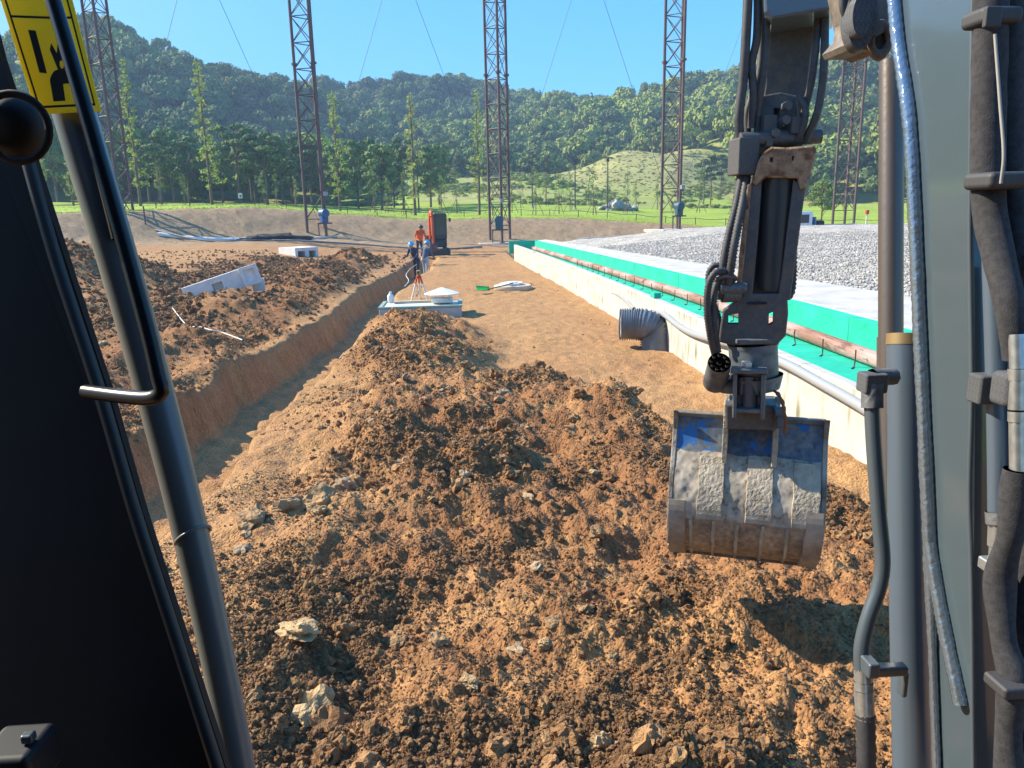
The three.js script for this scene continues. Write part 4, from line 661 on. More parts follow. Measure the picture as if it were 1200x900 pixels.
// ---------------------------------------------------------------- small excavator working at the end of the trench
{
  const p = [-1.43, -0.089, -45], t = thing('mini_excavator', 'small orange excavator with a dark cab at the trench end', 'excavator', [p[0], soilHeight(p[0], p[2]) , p[2]], 0.12);
  const orange = std({ color: rgb(0.62, 0.09, 0.02), roughness: 0.45 }), cabM = std({ color: rgb(0.035, 0.045, 0.055), roughness: 0.5 }), glass = std({ color: rgb(0.03, 0.045, 0.06), roughness: 0.08 }), rub = std({ color: rgb(0.03, 0.03, 0.03), roughness: 0.9 });
  for (const s of [-1, 1]) { const k = mesh('track', plate([[-0.75, 0.12], [-0.6, 0], [0.6, 0], [0.75, 0.12], [0.75, 0.3], [0.62, 0.42], [-0.62, 0.42], [-0.75, 0.3]], 0.28, [], 0.03).rotateY(Math.PI / 2).translate(s * 0.55 + 0.14, 0, 0), rub, t); mesh('sprocket', cyl(0.15, 0.15, 0.3, 16).rotateZ(Math.PI / 2).translate(s * 0.55, 0.21, 0.5), steelDark, k); }
  mesh('blade', rodBox(1.4, 0.32, 0.06, 0, 0.2, 1.0, 0.02), cabM, t); mesh('house', rodBox(1.2, 0.45, 1.2, 0, 0.68, -0.25, 0.1), cabM, t); mesh('counterweight', rodBox(1.2, 0.5, 0.3, 0, 0.9, -0.9, 0.1), orange, t);
  const c = mesh('cab', plate([[-0.36, 0.9], [0.38, 0.9], [0.4, 2.3], [0.34, 2.38], [-0.32, 2.38], [-0.38, 2.3]], 1.0, [], 0.04).translate(0.22, 0, 0.4), cabM, t); mesh('front_window', rodBox(0.6, 1.1, 0.02, 0.23, 1.72, 0.405, 0.008), glass, c); mesh('mirror', [rodBox(0.12, 0.2, 0.05, 0.78, 2.0, 0.45), rod([0.6, 2.0, 0.4], [0.76, 2.0, 0.44], 0.012)], cabM, c);
  const b = mesh('boom', sweep([[-0.32, 0.9, 0.5], [-0.36, 1.7, 0.8], [-0.36, 2.35, 1.1], [-0.36, 2.45, 1.5], [-0.36, 2.2, 1.95]], q => 0.13 - 0.03 * q, 20, 8), orange, t); mesh('arm', sweep([[-0.36, 2.4, 1.85], [-0.36, 1.4, 2.15], [-0.36, 0.75, 2.2]], q => 0.09 - 0.02 * q, 10, 8), orange, t); mesh('cylinder', rod([-0.36, 1.3, 1.0], [-0.36, 2.1, 1.5], 0.04), steelDark, b); mesh('swing_post', rodBox(0.3, 0.5, 0.3, -0.3, 0.75, 0.6, 0.03), cabM, t);
  mesh('bucket', plate([[0, 0], [0.3, 0.05], [0.36, -0.2], [0.25, -0.42], [0.02, -0.4], [-0.05, -0.2]], 0.4, [], 0.015).rotateY(-Math.PI / 2).translate(-0.56, 0.72, 2.1), steelDark, t);
}
// ---------------------------------------------------------------- workers
// one skin over tapered bones: [from, to, radius, radius, colour]
function figure(bones, lo, size, res) {
  const mc = new MarchingCubes(res, new THREE.MeshStandardMaterial(), false, false, 60000); mc.isolation = 0;
  const bs = bones.map(([a, b, ra, rb, c]) => ({ a: V(a), d: V(b).sub(V(a)), ra, rb, c })); bs.forEach(b => b.l2 = Math.max(b.d.lengthSq(), 1e-6));
  const p = V(0, 0, 0), q = V(0, 0, 0), k = 0.035;
  const dist = b => { q.copy(p).sub(b.a); const t = clamp(q.dot(b.d) / b.l2); q.addScaledVector(b.d, -t); return q.length() - lerp(b.ra, b.rb, t); };
  for (let z = 0; z < res; z++) for (let y = 0; y < res; y++) for (let x = 0; x < res; x++) {
    p.set(lo[0] + x / res * size, lo[1] + y / res * size, lo[2] + z / res * size); let d = 1e3;
    for (const b of bs) { const e = dist(b), h = clamp(0.5 + 0.5 * (e - d) / k); d = lerp(e, d, h) - k * h * (1 - h); }
    mc.field[x + y * res + z * res * res] = -d;
  }
  mc.update();
  const n = mc.count ?? mc.geometry.drawRange.count, pos = new Float32Array(n * 3), nor = new Float32Array(n * 3), col = new Float32Array(n * 3);
  for (let i = 0; i < n; i++) {
    for (let j = 0; j < 3; j++) { pos[i * 3 + j] = lo[j] + (mc.positionArray[i * 3 + j] + 1) / 2 * size; nor[i * 3 + j] = mc.normalArray[i * 3 + j]; }
    p.fromArray(pos, i * 3); let best = 1e9, c = null; for (const b of bs) { const e = dist(b); if (e < best) { best = e; c = b.c; } } col.set(c, i * 3);
  }
  const g = new THREE.BufferGeometry(); g.setAttribute('position', new THREE.BufferAttribute(pos, 3)); g.setAttribute('color', new THREE.BufferAttribute(col, 3)); g.setAttribute('normal', new THREE.BufferAttribute(nor, 3)); g.computeVertexNormals(); return g;
}
function person(label, at, turn, o) {
  const { lean = 0.1, top, legs, skin = [0.42, 0.24, 0.15], shoe = [0.05, 0.04, 0.035], armL, armR, step = 0.1 } = o;
  const hip = V(0, 0.9, -lean * 0.25), chest = V(0, 1.3, lean * 0.45), neck = V(0, 1.46, lean * 0.75), head = V(0, 1.6, lean * 1.05), B = [];
  const side = (s, arm) => {
    const sh = V(s * 0.19, 1.4, lean * 0.6), el = V(arm[0]), hd = V(arm[1]), kn = V(s * 0.11, 0.5, hip.z + 0.04 + s * step * 0.5), an = V(s * 0.12, 0.09, hip.z + s * step - 0.02);
    B.push([neck.clone().lerp(sh, 0.3), sh, 0.07, 0.072, top], [sh, el, 0.06, 0.046, top], [el, hd, 0.044, 0.034, top]);
    const d = hd.clone().sub(el).normalize(), u = V(-d.z, 0.2, d.x).normalize(); B.push([hd, hd.clone().addScaledVector(d, 0.08), 0.036, 0.032, skin]);
    for (let f = 0; f < 4; f++) { const b = hd.clone().addScaledVector(d, 0.09).addScaledVector(u, (f - 1.5) * 0.02); B.push([b, b.clone().addScaledVector(d, [0.06, 0.075, 0.07, 0.055][f]).add(V(0, -0.02, 0)), 0.01, 0.009, skin]); }
    B.push([hd.clone().addScaledVector(d, 0.02).addScaledVector(u, 0.03), hd.clone().addScaledVector(d, 0.07).addScaledVector(u, 0.065), 0.011, 0.01, skin]);
    B.push([V(s * 0.09, hip.y, hip.z), kn, 0.095, 0.062, legs], [kn, an, 0.062, 0.045, legs], [an, an.clone().add(V(s * 0.02, -0.04, 0.16)), 0.05, 0.042, shoe]);
  };
  side(-1, armL); side(1, armR);
  B.push([V(-0.07, hip.y, hip.z), V(0.07, hip.y, hip.z), 0.12, 0.12, legs], [hip.clone().add(V(0, 0.08, 0)), chest, 0.13, 0.155, top], [chest, neck.clone().add(V(0, -0.04, 0)), 0.15, 0.09, top], [neck, head, 0.056, 0.06, skin], [head.clone().add(V(0, -0.03, 0.015)), head.clone().add(V(0, 0.045, -0.01)), 0.082, 0.098, skin], [head.clone().add(V(0, -0.015, 0.1)), head.clone().add(V(0, 0.015, 0.09)), 0.016, 0.012, skin]);
  const t = thing('person', label, 'person', at, turn, 'workers at the trench');
  mesh('body', figure(B, [-0.95, -0.06, -0.95], 1.9, 72), std({ vertexColors: true, roughness: 0.9 }), t);
  const h = mesh('helmet', [new THREE.SphereGeometry(0.135, 20, 10, 0, 6.2832, 0, 1.6).scale(1, 0.95, 1.12), new THREE.CylinderGeometry(0.15, 0.155, 0.016, 22).scale(1, 1, 1.2).translate(0, 0.0, 0.02), rodBox(0.03, 0.03, 0.22, 0, 0.125, 0)], o.helmet, t); h.position.copy(head).add(V(0, 0.045, -0.005)); h.rotation.x = lean * 0.8;
  const eye = std({ color: rgb(0.03, 0.02, 0.02) }); for (const s of [-1, 1]) { const e = mesh('eye', new THREE.SphereGeometry(0.012, 8, 6), eye, t); e.position.copy(head).add(V(s * 0.035, 0.015, 0.092)); }
  const mo = mesh('mouth', rodBox(0.05, 0.012, 0.012), std({ color: rgb(0.25, 0.1, 0.08) }), t); mo.position.copy(head).add(V(0, -0.055, 0.088));
  if (o.vest) { const v = mesh('vest', new THREE.LatheGeometry([[0.165, 0], [0.175, 0.1], [0.19, 0.32], [0.185, 0.42], [0.13, 0.5]].map(a => new THREE.Vector2(...a)), 22).scale(1.06, 1, 0.98), o.vest, t); v.position.set(0, 0.93, -0.01); v.rotation.x = lean * 0.9; }
  return t;
}
{
  const blueHelmet = std({ color: rgb(0.08, 0.38, 0.72), roughness: 0.4 }), dark = std({ color: rgb(0.05, 0.05, 0.055), roughness: 0.5 }), orange = std({ color: rgb(0.85, 0.16, 0.03), roughness: 0.8, side: THREE.DoubleSide });
  const a = [-2.17, 0.474, -36], b = [-1.644, 0.428, -36.6], c = [-2.208, 0.806, -42.6];
  person('worker in a blue helmet and dark navy clothes standing in the trench', [a[0] + 0.02, -0.62, a[2]], -0.5, { lean: 0.28, top: [0.035, 0.045, 0.09], legs: [0.03, 0.035, 0.06], armL: [[-0.3, 1.12, 0.2], [-0.42, 1.0, 0.42]], armR: [[0.3, 1.15, 0.25], [0.2, 1.0, 0.5]], helmet: blueHelmet });
  person('worker in a blue helmet and pale trousers standing in the trench', [b[0] - 0.06, -0.62, b[2]], 2.6, { lean: 0.2, top: [0.10, 0.12, 0.17], legs: [0.40, 0.46, 0.52], armL: [[-0.3, 1.1, 0.12], [-0.25, 0.95, 0.36]], armR: [[0.3, 1.1, 0.12], [0.25, 0.95, 0.36]], helmet: blueHelmet });
  person('worker in an orange vest standing at the head of the trench', [c[0] - 0.1, soilHeight(c[0] - 0.1, c[2] - 0.9), c[2] - 0.9], 0.3, { lean: 0.35, top: [0.55, 0.12, 0.04], legs: [0.06, 0.06, 0.07], armL: [[-0.3, 1.1, 0.2], [-0.2, 0.95, 0.5]], armR: [[0.3, 1.1, 0.2], [0.2, 0.95, 0.5]], helmet: dark, vest: orange });
}

// ---------------------------------------------------------------- the excavator this view is taken from
{
  const ex = thing('excavator', 'excavator seen from its own cab, with grey boom, dark arm and wide bucket', 'excavator');
  const paint = new THREE.MeshPhysicalMaterial({ color: rgb(0.06, 0.085, 0.10), roughness: 0.28, clearcoat: 1.0, clearcoatRoughness: 0.07, bumpMap: rep(bumpCoarse, 3), bumpScale: 0.0006 });
  const barrelPaint = new THREE.MeshPhysicalMaterial({ color: rgb(0.08, 0.11, 0.145), roughness: 0.35, clearcoat: 0.6, clearcoatRoughness: 0.15 });
  const black = std({ map: rep(mottle([0.004, 0.004, 0.005], [0.008, 0.008, 0.010], 6, 4, 701), 2), roughness: 0.75 });
  const armMap = tex(512, (u, v) => { const n = tfbm(u, v, 5, 5, 711), f = tfbm(u, v, 30, 3, 716), d = clamp((n - 0.52) * 5); return [0, 1, 2].map(q => lin2s(lerp([0.08, 0.081, 0.084][q] * (0.7 + 0.6 * f), [0.15, 0.11, 0.075][q], d * 0.7))); });
  const armPaint = std({ map: rep(armMap, 2.2), roughness: 0.55, metalness: 0.15, bumpMap: rep(bumpFine, 4), bumpScale: 0.002 });
  const greyCast = std({ map: rep(mottle([0.075, 0.08, 0.088], [0.17, 0.175, 0.18], 7, 5, 721, 256, 2), 4), roughness: 0.55, metalness: 0.3, bumpMap: rep(bumpFine, 4), bumpScale: 0.002 });
  const rusty = std({ map: rep(mottle([0.13, 0.065, 0.03], [0.36, 0.225, 0.13], 6, 5, 731, 256, 2.4), 5), roughness: 0.85, bumpMap: rep(bumpFine, 5), bumpScale: 0.006 });
  const bossMat = std({ map: rep(mottle([0.10, 0.085, 0.07], [0.25, 0.21, 0.17], 6, 5, 735, 256, 2), 6), roughness: 0.7, metalness: 0.2 });
  const rubber = std({ map: rep(mottle([0.03, 0.03, 0.033], [0.06, 0.06, 0.064], 8, 4, 741), 6), roughness: 0.62 });
  const sleeve = std({ map: rep(mottle([0.022, 0.022, 0.025], [0.045, 0.045, 0.05], 24, 3, 745), 6, 6), roughness: 0.9, bumpMap: rep(grainBump(64, 2, 747), 14), bumpScale: 0.0007 });
  const zinc = std({ map: rep(mottle([0.42, 0.44, 0.44], [0.62, 0.64, 0.62], 8, 4, 751), 8), roughness: 0.3, metalness: 0.75 });
  const chrome = std({ color: rgb(0.15, 0.125, 0.11), roughness: 0.35, metalness: 0.5, bumpMap: rep(bumpCoarse, 8), bumpScale: 0.0006 });
  const tubeGrey = new THREE.MeshPhysicalMaterial({ color: rgb(0.07, 0.09, 0.105), roughness: 0.35, clearcoat: 0.5, clearcoatRoughness: 0.2 });
  const flatZ = (pts, th, holes = [], bev = 0.006) => plate(pts, th, holes, bev).translate(0, 0, pts[0][2]);

  // the same for plates turned to face the cab: points lie in an upright plane at the arm's own angle
  const AY = -0.36, along = V(Math.cos(AY), 0, -Math.sin(AY));
  const flatA = (pts, th, holes = [], bev = 0.006) => { const o = V(pts[0]), q = P => P.map(p => [V(p).sub(o).dot(along), p[1]]); return plate(q(pts), th, holes.map(q), bev).rotateY(AY).translate(o.x, 0, o.z); };

  // --- cab: dark pillar, rail, grab handle, warning plate
  const panel = mesh('door_pillar', (() => {
    const f = [[-0.596, 2.685, -0.986], [-0.525, 2.637, -0.97], [-0.513, 2.584, -0.957], [-0.498, 2.534, -0.945], [-0.479, 2.466, -0.928], [-0.449, 2.362, -0.903], [-0.403, 2.208, -0.865], [-0.37, 2.077, -0.833], [-0.328, 1.933, -0.798], [-0.278, 1.764, -0.756], [-0.63, 1.771, -0.78]].map(p => V(p));
    const n = f[1].clone().sub(f[0]).cross(f[10].clone().sub(f[0])).normalize(); if (n.z < 0) n.negate(); const pos = [], idx = [], m = f.length;
    for (const k of [0, -0.012]) f.forEach(p => { const q = p.clone().addScaledVector(n, k); pos.push(q.x, q.y, q.z); });
    for (let i = 1; i < m - 1; i++) idx.push(0, i + 1, i, m, m + i, m + i + 1); for (let i = 0; i < m; i++) { const j = (i + 1) % m; idx.push(i, j, m + i, m + i, j, m + j); }
    const g = new THREE.BufferGeometry(); g.setIndex(idx); g.setAttribute('position', new THREE.Float32BufferAttribute(pos, 3)); const h = g.toNonIndexed(); h.computeVertexNormals(); const uv = new Float32Array(h.attributes.position.count * 2); for (let i = 0; i < uv.length / 2; i++) { uv[i * 2] = h.attributes.position.getX(i); uv[i * 2 + 1] = h.attributes.position.getY(i); } h.setAttribute('uv', new THREE.BufferAttribute(uv, 2)); return h;
  })(), black, ex, 'wide black cab door pillar');
  mesh('window_seal', sweep([[-0.497, 2.538, -0.936], [-0.484, 2.484, -0.922], [-0.454, 2.362, -0.893], [-0.409, 2.21, -0.856], [-0.375, 2.081, -0.824], [-0.333, 1.938, -0.789], [-0.285, 1.772, -0.748]], 0.0075, 60, 8), std({ color: rgb(0.035, 0.04, 0.043), roughness: 0.5 }), panel);
  const railMat = new THREE.MeshPhysicalMaterial({ color: rgb(0.13, 0.15, 0.16), roughness: 0.36, clearcoat: 0.5, clearcoatRoughness: 0.3 });
  const rail = mesh('cab_rail', sweep([[-0.514, 2.726, -1.062], [-0.466, 2.527, -1.013], [-0.421, 2.357, -0.972], [-0.383, 2.203, -0.935], [-0.348, 2.05, -0.897], [-0.319, 1.896, -0.861], [-0.294, 1.743, -0.824], [-0.287, 1.692, -0.812]], t => 0.0262 - 0.0078 * t, 70, 20), railMat, ex);
  mesh('rail_strip', sweep([[-0.474, 2.667, -1.02], [-0.439, 2.508, -0.982], [-0.41, 2.378, -0.95]], 0.005, 20, 8), black, rail);
  mesh('rail_band', new THREE.TorusGeometry(0.0215, 0.0022, 6, 24).rotateX(Math.PI / 2 - 0.5).rotateZ(0.6).translate(...[-0.34, 2.021, -0.89]), railMat, rail);
  const grab = mesh('grab_handle', sweep([[-0.426, 2.682, -0.892], [-0.409, 2.622, -0.877], [-0.38, 2.512, -0.85], [-0.349, 2.39, -0.821], [-0.325, 2.291, -0.797], [-0.315, 2.243, -0.785], [-0.312, 2.228, -0.782], [-0.324, 2.22, -0.786], [-0.356, 2.218, -0.803], [-0.415, 2.218, -0.837]], 0.0078, 110, 12), std({ color: rgb(0.012, 0.013, 0.016), roughness: 0.35 }), ex);
  const knob = mesh('knob', new THREE.SphereGeometry(0.034, 24, 18).scale(1, 1.02, 0.8).translate(...[-0.465, 2.497, -0.873]), std({ color: rgb(0.010, 0.010, 0.012), roughness: 0.6 }), ex); mesh('knob_ring', new THREE.TorusGeometry(0.033, 0.004, 8, 28).translate(...[-0.449, 2.494, -0.845]), black, knob);
  const box = mesh('control_console', rodBox(0.055, 0.05, 0.06, ...[-0.472, 1.86, -0.708], 0.008), std({ color: rgb(0.008, 0.012, 0.018), roughness: 0.6 }), ex); mesh('console_switch', rodBox(0.012, 0.01, 0.012, ...[-0.455, 1.891, -0.703], 0.003), tubeGrey, box);
  // warning plate: printed, fixed to the rail
  {
    const cv = document.createElement('canvas'); cv.width = 512; cv.height = 760; const c = cv.getContext('2d');
    c.fillStyle = '#fff01c'; c.fillRect(0, 0, 512, 760); c.strokeStyle = '#15130c'; c.lineWidth = 14; c.strokeRect(36, 30, 440, 690); c.beginPath(); c.moveTo(36, 190); c.lineTo(476, 190); c.stroke(); c.fillStyle = '#15130c';
    c.save(); c.translate(190, 420); c.rotate(0.06); c.fillRect(-70, -150, 52, 250); c.restore();                                     // the pressing edge
    c.beginPath(); c.moveTo(160, 690); c.lineTo(175, 560); c.quadraticCurveTo(215, 500, 260, 500); c.lineTo(238, 380); c.lineTo(262, 340); c.lineTo(285, 400); c.lineTo(320, 320); c.lineTo(345, 300); c.lineTo(340, 360); c.lineTo(318, 430); c.lineTo(395, 415); c.lineTo(402, 445); c.lineTo(330, 470); c.lineTo(410, 490); c.lineTo(405, 520); c.lineTo(330, 515); c.quadraticCurveTo(390, 560, 420, 640); c.quadraticCurveTo(330, 570, 270, 590); c.lineTo(255, 690); c.closePath(); c.fill();   // the hand and cuff
    c.fillStyle = '#fff01c'; c.beginPath(); c.ellipse(300, 470, 16, 26, 0.3, 0, 6.3); c.fill();
    const t = new THREE.CanvasTexture(cv); t.colorSpace = THREE.SRGBColorSpace; t.magFilter = THREE.LinearFilter;
    const a = V([-0.494, 2.524, -0.979]), b = V([-0.418, 2.526, -0.974]), d = V([-0.537, 2.675, -1.016]), e = V([-0.451, 2.67, -1.009]), n = b.clone().sub(a).cross(d.clone().sub(a)).normalize().multiplyScalar(0.002);
    const quad = (P, flip) => { const g = new THREE.BufferGeometry(); g.setAttribute('position', new THREE.Float32BufferAttribute(P.flatMap(p => [p.x, p.y, p.z]), 3)); g.setAttribute('uv', new THREE.Float32BufferAttribute([0, 0, 1, 0, 1, 1, 0, 1], 2)); g.setIndex(flip ? [0, 2, 1, 0, 3, 2] : [0, 1, 2, 0, 2, 3]); g.computeVertexNormals(); return g; };
    const yel = new THREE.MeshPhysicalMaterial({ color: rgb(0.95, 0.78, 0.02), roughness: 1, transmission: 0.6, thickness: 0 }), lo = [a, b, e, d].map(p => p.clone().sub(n));
    const pl = mesh('warning_plate', [quad(lo, true), quad([a, b, b.clone().sub(n), a.clone().sub(n)], true), quad([b, e, e.clone().sub(n), b.clone().sub(n)], true), quad([e, d, d.clone().sub(n), e.clone().sub(n)], true), quad([d, a, a.clone().sub(n), d.clone().sub(n)], true)], yel, ex, 'yellow crushing hazard plate with a black hand symbol');
    mesh('print', quad([a, b, e, d]), new THREE.MeshPhysicalMaterial({ map: t, roughness: 1, transmission: 0.5, thickness: 0 }), pl);
  }
  mesh('cab_roof', rodBox(1.3, 0.06, 1.7, -0.12, 3.15, 0.15, 0.02), black, ex); mesh('cab_floor', rodBox(1.3, 0.08, 1.6, -0.12, 0.95, 0.2, 0.02), black, ex);
  mesh('cab_rear_wall', rodBox(1.3, 2.1, 0.05, -0.12, 2.05, 0.98, 0.01), black, ex); mesh('cab_side_wall', rodBox(0.05, 2.1, 1.35, 0.5, 2.05, 0.27, 0.01), black, ex); mesh('cab_side_wall', rodBox(0.05, 2.1, 1.45, -0.78, 2.05, 0.22, 0.01), black, ex);

  // --- boom beside the cab
  const face = (pts, x) => pts.map(p => [-p[2], p[1]]);
  const boomPts = [[1, 2.96, -1.828], [1, 2.729, -1.75], [1, 2.505, -1.674], [1, 2.25, -1.609], [1, 2.013, -1.554], [1, 1.74, -1.493], [1, 1.523, -1.441], [1, 1.124, -1.35], [1, 1.208, -1.254], [1, 1.622, -1.333], [1, 2.048, -1.401], [1, 2.377, -1.463], [1, 2.869, -1.533]];
  const boom = mesh('boom', plate(face(boomPts), 0.24, [], 0.005).rotateY(Math.PI / 2).translate(1.24, 0, 0), paint, ex, 'glossy blue grey boom side');
  const ripple = (r, f) => t => r * (1 + 0.10 * Math.sin(t * f) + 0.06 * vnoise(t * f * 0.37, 2, 3));
  const bead = new THREE.MeshPhysicalMaterial({ color: rgb(0.26, 0.32, 0.38), roughness: 0.14, metalness: 0.7, clearcoat: 1, clearcoatRoughness: 0.06, bumpMap: rep(bumpCoarse, 9), bumpScale: 0.003 });
  mesh('weld_bead', sweep([[0.992, 2.96, -1.828], [0.992, 2.769, -1.77], [0.992, 2.578, -1.692], [0.992, 2.359, -1.633], [0.992, 2.105, -1.572], [0.992, 1.87, -1.514], [0.992, 1.673, -1.466], [0.992, 1.454, -1.42], [0.992, 1.146, -1.35]], t => (0.0155 - 0.006 * sst(0.72, 0.85, t)) * (1 + 0.035 * Math.sin(t * 520) + 0.05 * vnoise(t * 60, 3, 4)), 420, 12), bead, boom);
  mesh('weld_bead', sweep([[0.992, 1.707, -1.478], [0.992, 1.608, -1.434], [0.992, 1.5, -1.377], [0.992, 1.421, -1.33], [0.992, 1.391, -1.314]], t => 0.0145 * (1 + 0.035 * Math.sin(t * 170) + 0.05 * vnoise(t * 20, 3, 4)), 160, 12), bead, boom);
  mesh('boom_flange', sweep([[0.985, 2.865, -1.518], [0.985, 2.378, -1.444], [0.985, 2.053, -1.383], [0.985, 1.834, -1.353], [0.985, 1.635, -1.311], [0.985, 1.226, -1.235]], 0.005, 60, 8), tubeGrey, boom);
  mesh('rear_plate', plate(face([[1.2, 2.971, -1.865], [1.2, 0.958, -1.519], [1.2, 1.258, -1.18], [1.2, 2.85, -1.472]]), 0.04, [], 0.004).rotateY(Math.PI / 2).translate(1.24, 0, 0), black, boom);
  // boom cylinder in front of it
  const cylB = mesh('boom_cylinder', sweep([[1.149, 2.059, -1.885], [1.134, 1.527, -1.765], [1.123, 0.855, -1.613]], 0.047, 30, 30), barrelPaint, ex, 'blue grey boom cylinder barrel');
  mesh('gland', sweep([[1.15, 2.067, -1.887], [1.148, 2.039, -1.881]], 0.0482, 2, 30), std({ color: rgb(0.36, 0.25, 0.12), roughness: 0.4, metalness: 0.5 }), cylB);
  mesh('barrel_ring', sweep([[1.141, 1.775, -1.821], [1.141, 1.768, -1.82]], 0.0476, 2, 30), barrelPaint, cylB);
  mesh('cylinder_rod', sweep([[1.24, 2.793, -2.232], [1.218, 2.253, -2.11], [1.192, 1.544, -1.95]], 0.033, 30, 28), chrome, cylB);
  mesh('tie_bar', sweep([[1.226, 2.019, -2.118], [1.208, 1.525, -2.007]], 0.022, 10, 12), armPaint, cylB);
  // pin boss at the top
  const boss = mesh('pin_boss', [flatZ([[1.032, 2.974, -2], [1.087, 2.974, -2], [1.103, 2.793, -2], [1.089, 2.777, -2], [1.072, 2.773, -2], [1.053, 2.781, -2], [0.999, 2.781, -2], [0.99, 2.794, -2], [1.018, 2.825, -2]], 0.14), flatZ([[0.984, 2.989, -2.05], [1.085, 2.989, -2.05], [1.099, 2.827, -2.05], [1.031, 2.828, -2.05]], 0.1)], bossMat, ex, 'brown steel pin boss of the boom');
  mesh('pin_washer', new THREE.CylinderGeometry(0.062, 0.066, 0.03, 28).rotateX(Math.PI / 2).scale(0.62, 1.25, 1).translate(...[1.005, 2.851, -1.975]), greyCast, boss); mesh('pin', new THREE.CylinderGeometry(0.04, 0.042, 0.05, 24).rotateX(Math.PI / 2).scale(0.62, 1.25, 1).translate(...[0.99, 2.847, -1.955]), greyCast, boss);
  mesh('bolt', [new THREE.CylinderGeometry(0.021, 0.021, 0.03, 6).rotateX(Math.PI / 2).translate(...[1.05, 2.826, -1.985]), new THREE.TorusGeometry(0.03, 0.012, 8, 20).scale(0.8, 1.2, 1).translate(...[1.07, 2.801, -1.99])], bossMat, boss);
  mesh('hose', sweep([[0.961, 2.969, -1.98], [0.964, 2.882, -1.98], [0.979, 2.849, -1.98], [0.995, 2.839, -1.98]], 0.010, 30, 10), rubber, boss);
  // hydraulic pipe left of the cylinder
  const pipe = mesh('hydraulic_pipe', sweep([[1, 1.94, -1.765], [1.002, 1.82, -1.738], [1.008, 1.655, -1.7], [1.013, 1.542, -1.673], [1.002, 1.474, -1.659], [0.972, 1.398, -1.643], [0.954, 1.331, -1.629], [0.952, 1.275, -1.616]], 0.0185, 70, 16), tubeGrey, ex);
  mesh('elbow_fitting', [sweep([[1.003, 1.981, -1.774], [1.069, 1.977, -1.79]], 0.022, 1, 8), rodBox(0.058, 0.05, 0.05, ...[1.003, 1.969, -1.771]), sweep([[1.003, 1.965, -1.77], [1.001, 1.907, -1.757]], 0.029, 1, 6)], greyCast, pipe);
  mesh('fitting', [sweep([[0.955, 1.279, -1.617], [0.955, 1.244, -1.609]], 0.021, 1, 12), sweep([[0.956, 1.246, -1.61], [0.955, 1.226, -1.605]], 0.025, 1, 6), sweep([[0.955, 1.226, -1.605], [0.956, 1.158, -1.589]], 0.0225, 1, 12)], zinc, pipe);
  mesh('hose', sweep([[0.957, 1.17, -1.592], [0.956, 1.079, -1.572], [0.953, 0.935, -1.539]], t => 0.0228 + 0.0012 * Math.sin(t * 60), 60, 14), rubber, pipe);
  mesh('bracket', [rodBox(0.09, 0.026, 0.03, ...[1.012, 1.28, -1.604]), rodBox(0.028, 0.04, 0.05, ...[0.956, 1.301, -1.591]), rodBox(0.014, 0.07, 0.03, ...[1.064, 1.23, -1.62])], tubeGrey, pipe);
  // hoses and tubes on the boom's flank
  const hs = mesh('hose_sleeve', sweep([[0.97, 2.841, -1.44], [0.97, 2.665, -1.417], [0.97, 2.53, -1.398], [0.97, 2.393, -1.372], [0.97, 2.303, -1.331], [0.97, 2.215, -1.285], [0.985, 2.124, -1.272]], t => 0.029 * (1 - 0.2 * sst(0.55, 1, t)) * (1 + 0.03 * vnoise(t * 30, 1, 2)), 90, 18), sleeve, ex, 'black fabric sleeve round the boom hoses');
  mesh('hose_sleeve', sweep([[1.03, 2.848, -1.464], [1.03, 2.671, -1.449], [1.03, 2.454, -1.404], [1.03, 2.3, -1.354], [1.05, 2.112, -1.326]], 0.025, 60, 16), sleeve, ex);
  mesh('piping', sweep([[0.935, 2.681, -1.357], [0.935, 2.565, -1.324], [0.935, 2.479, -1.3], [0.935, 2.429, -1.298]], 0.003, 40, 6), std({ color: rgb(0.30, 0.28, 0.25), roughness: 0.8 }), hs);
  mesh('strap', [rodBox(0.075, 0.03, 0.07, ...[0.97, 2.721, -1.422], 0.01), rodBox(0.03, 0.035, 0.012, ...[0.935, 2.711, -1.369], 0.004)], rubber, hs); mesh('strap', rodBox(0.085, 0.03, 0.08, ...[0.97, 2.435, -1.354], 0.01), rubber, hs);
  const st = mesh('steel_tube', sweep([[1, 2.299, -1.388], [1, 2.11, -1.346], [1, 1.952, -1.313], [1, 1.814, -1.287]], 0.0185, 40, 16), barrelPaint, ex); mesh('tube_nut', [sweep([[1, 1.824, -1.289], [1, 1.802, -1.283]], 0.025, 1, 6)], greyCast, st);
  mesh('fitting', [sweep([[1, 1.802, -1.283], [1, 1.759, -1.278]], 0.0185, 1, 12), sweep([[1, 1.759, -1.278], [1, 1.732, -1.275]], 0.017, 1, 6), rodBox(0.05, 0.024, 0.03, ...[0.99, 1.728, -1.268], 0.004)], zinc, st);
  mesh('tube_clamp', [rodBox(0.06, 0.056, 0.04, ...[0.985, 2.055, -1.336], 0.006), rodBox(0.05, 0.062, 0.05, ...[0.975, 2.071, -1.266], 0.012)], greyCast, st);
  const hf = mesh('hose_fitting', [sweep([[0.97, 2.17, -1.26], [0.97, 2.111, -1.247]], 0.0135, 1, 12), sweep([[0.97, 2.111, -1.247], [0.97, 2.091, -1.244]], 0.0175, 1, 6), sweep([[0.97, 2.091, -1.244], [0.97, 2.04, -1.235]], 0.0155, 1, 12), sweep([[0.97, 2.037, -1.234], [0.97, 2.019, -1.231]], 0.0175, 1, 6), sweep([[0.97, 2.019, -1.231], [0.97, 1.927, -1.213]], 0.0145, 1, 12)], zinc, ex, 'bright crimped hose fitting');
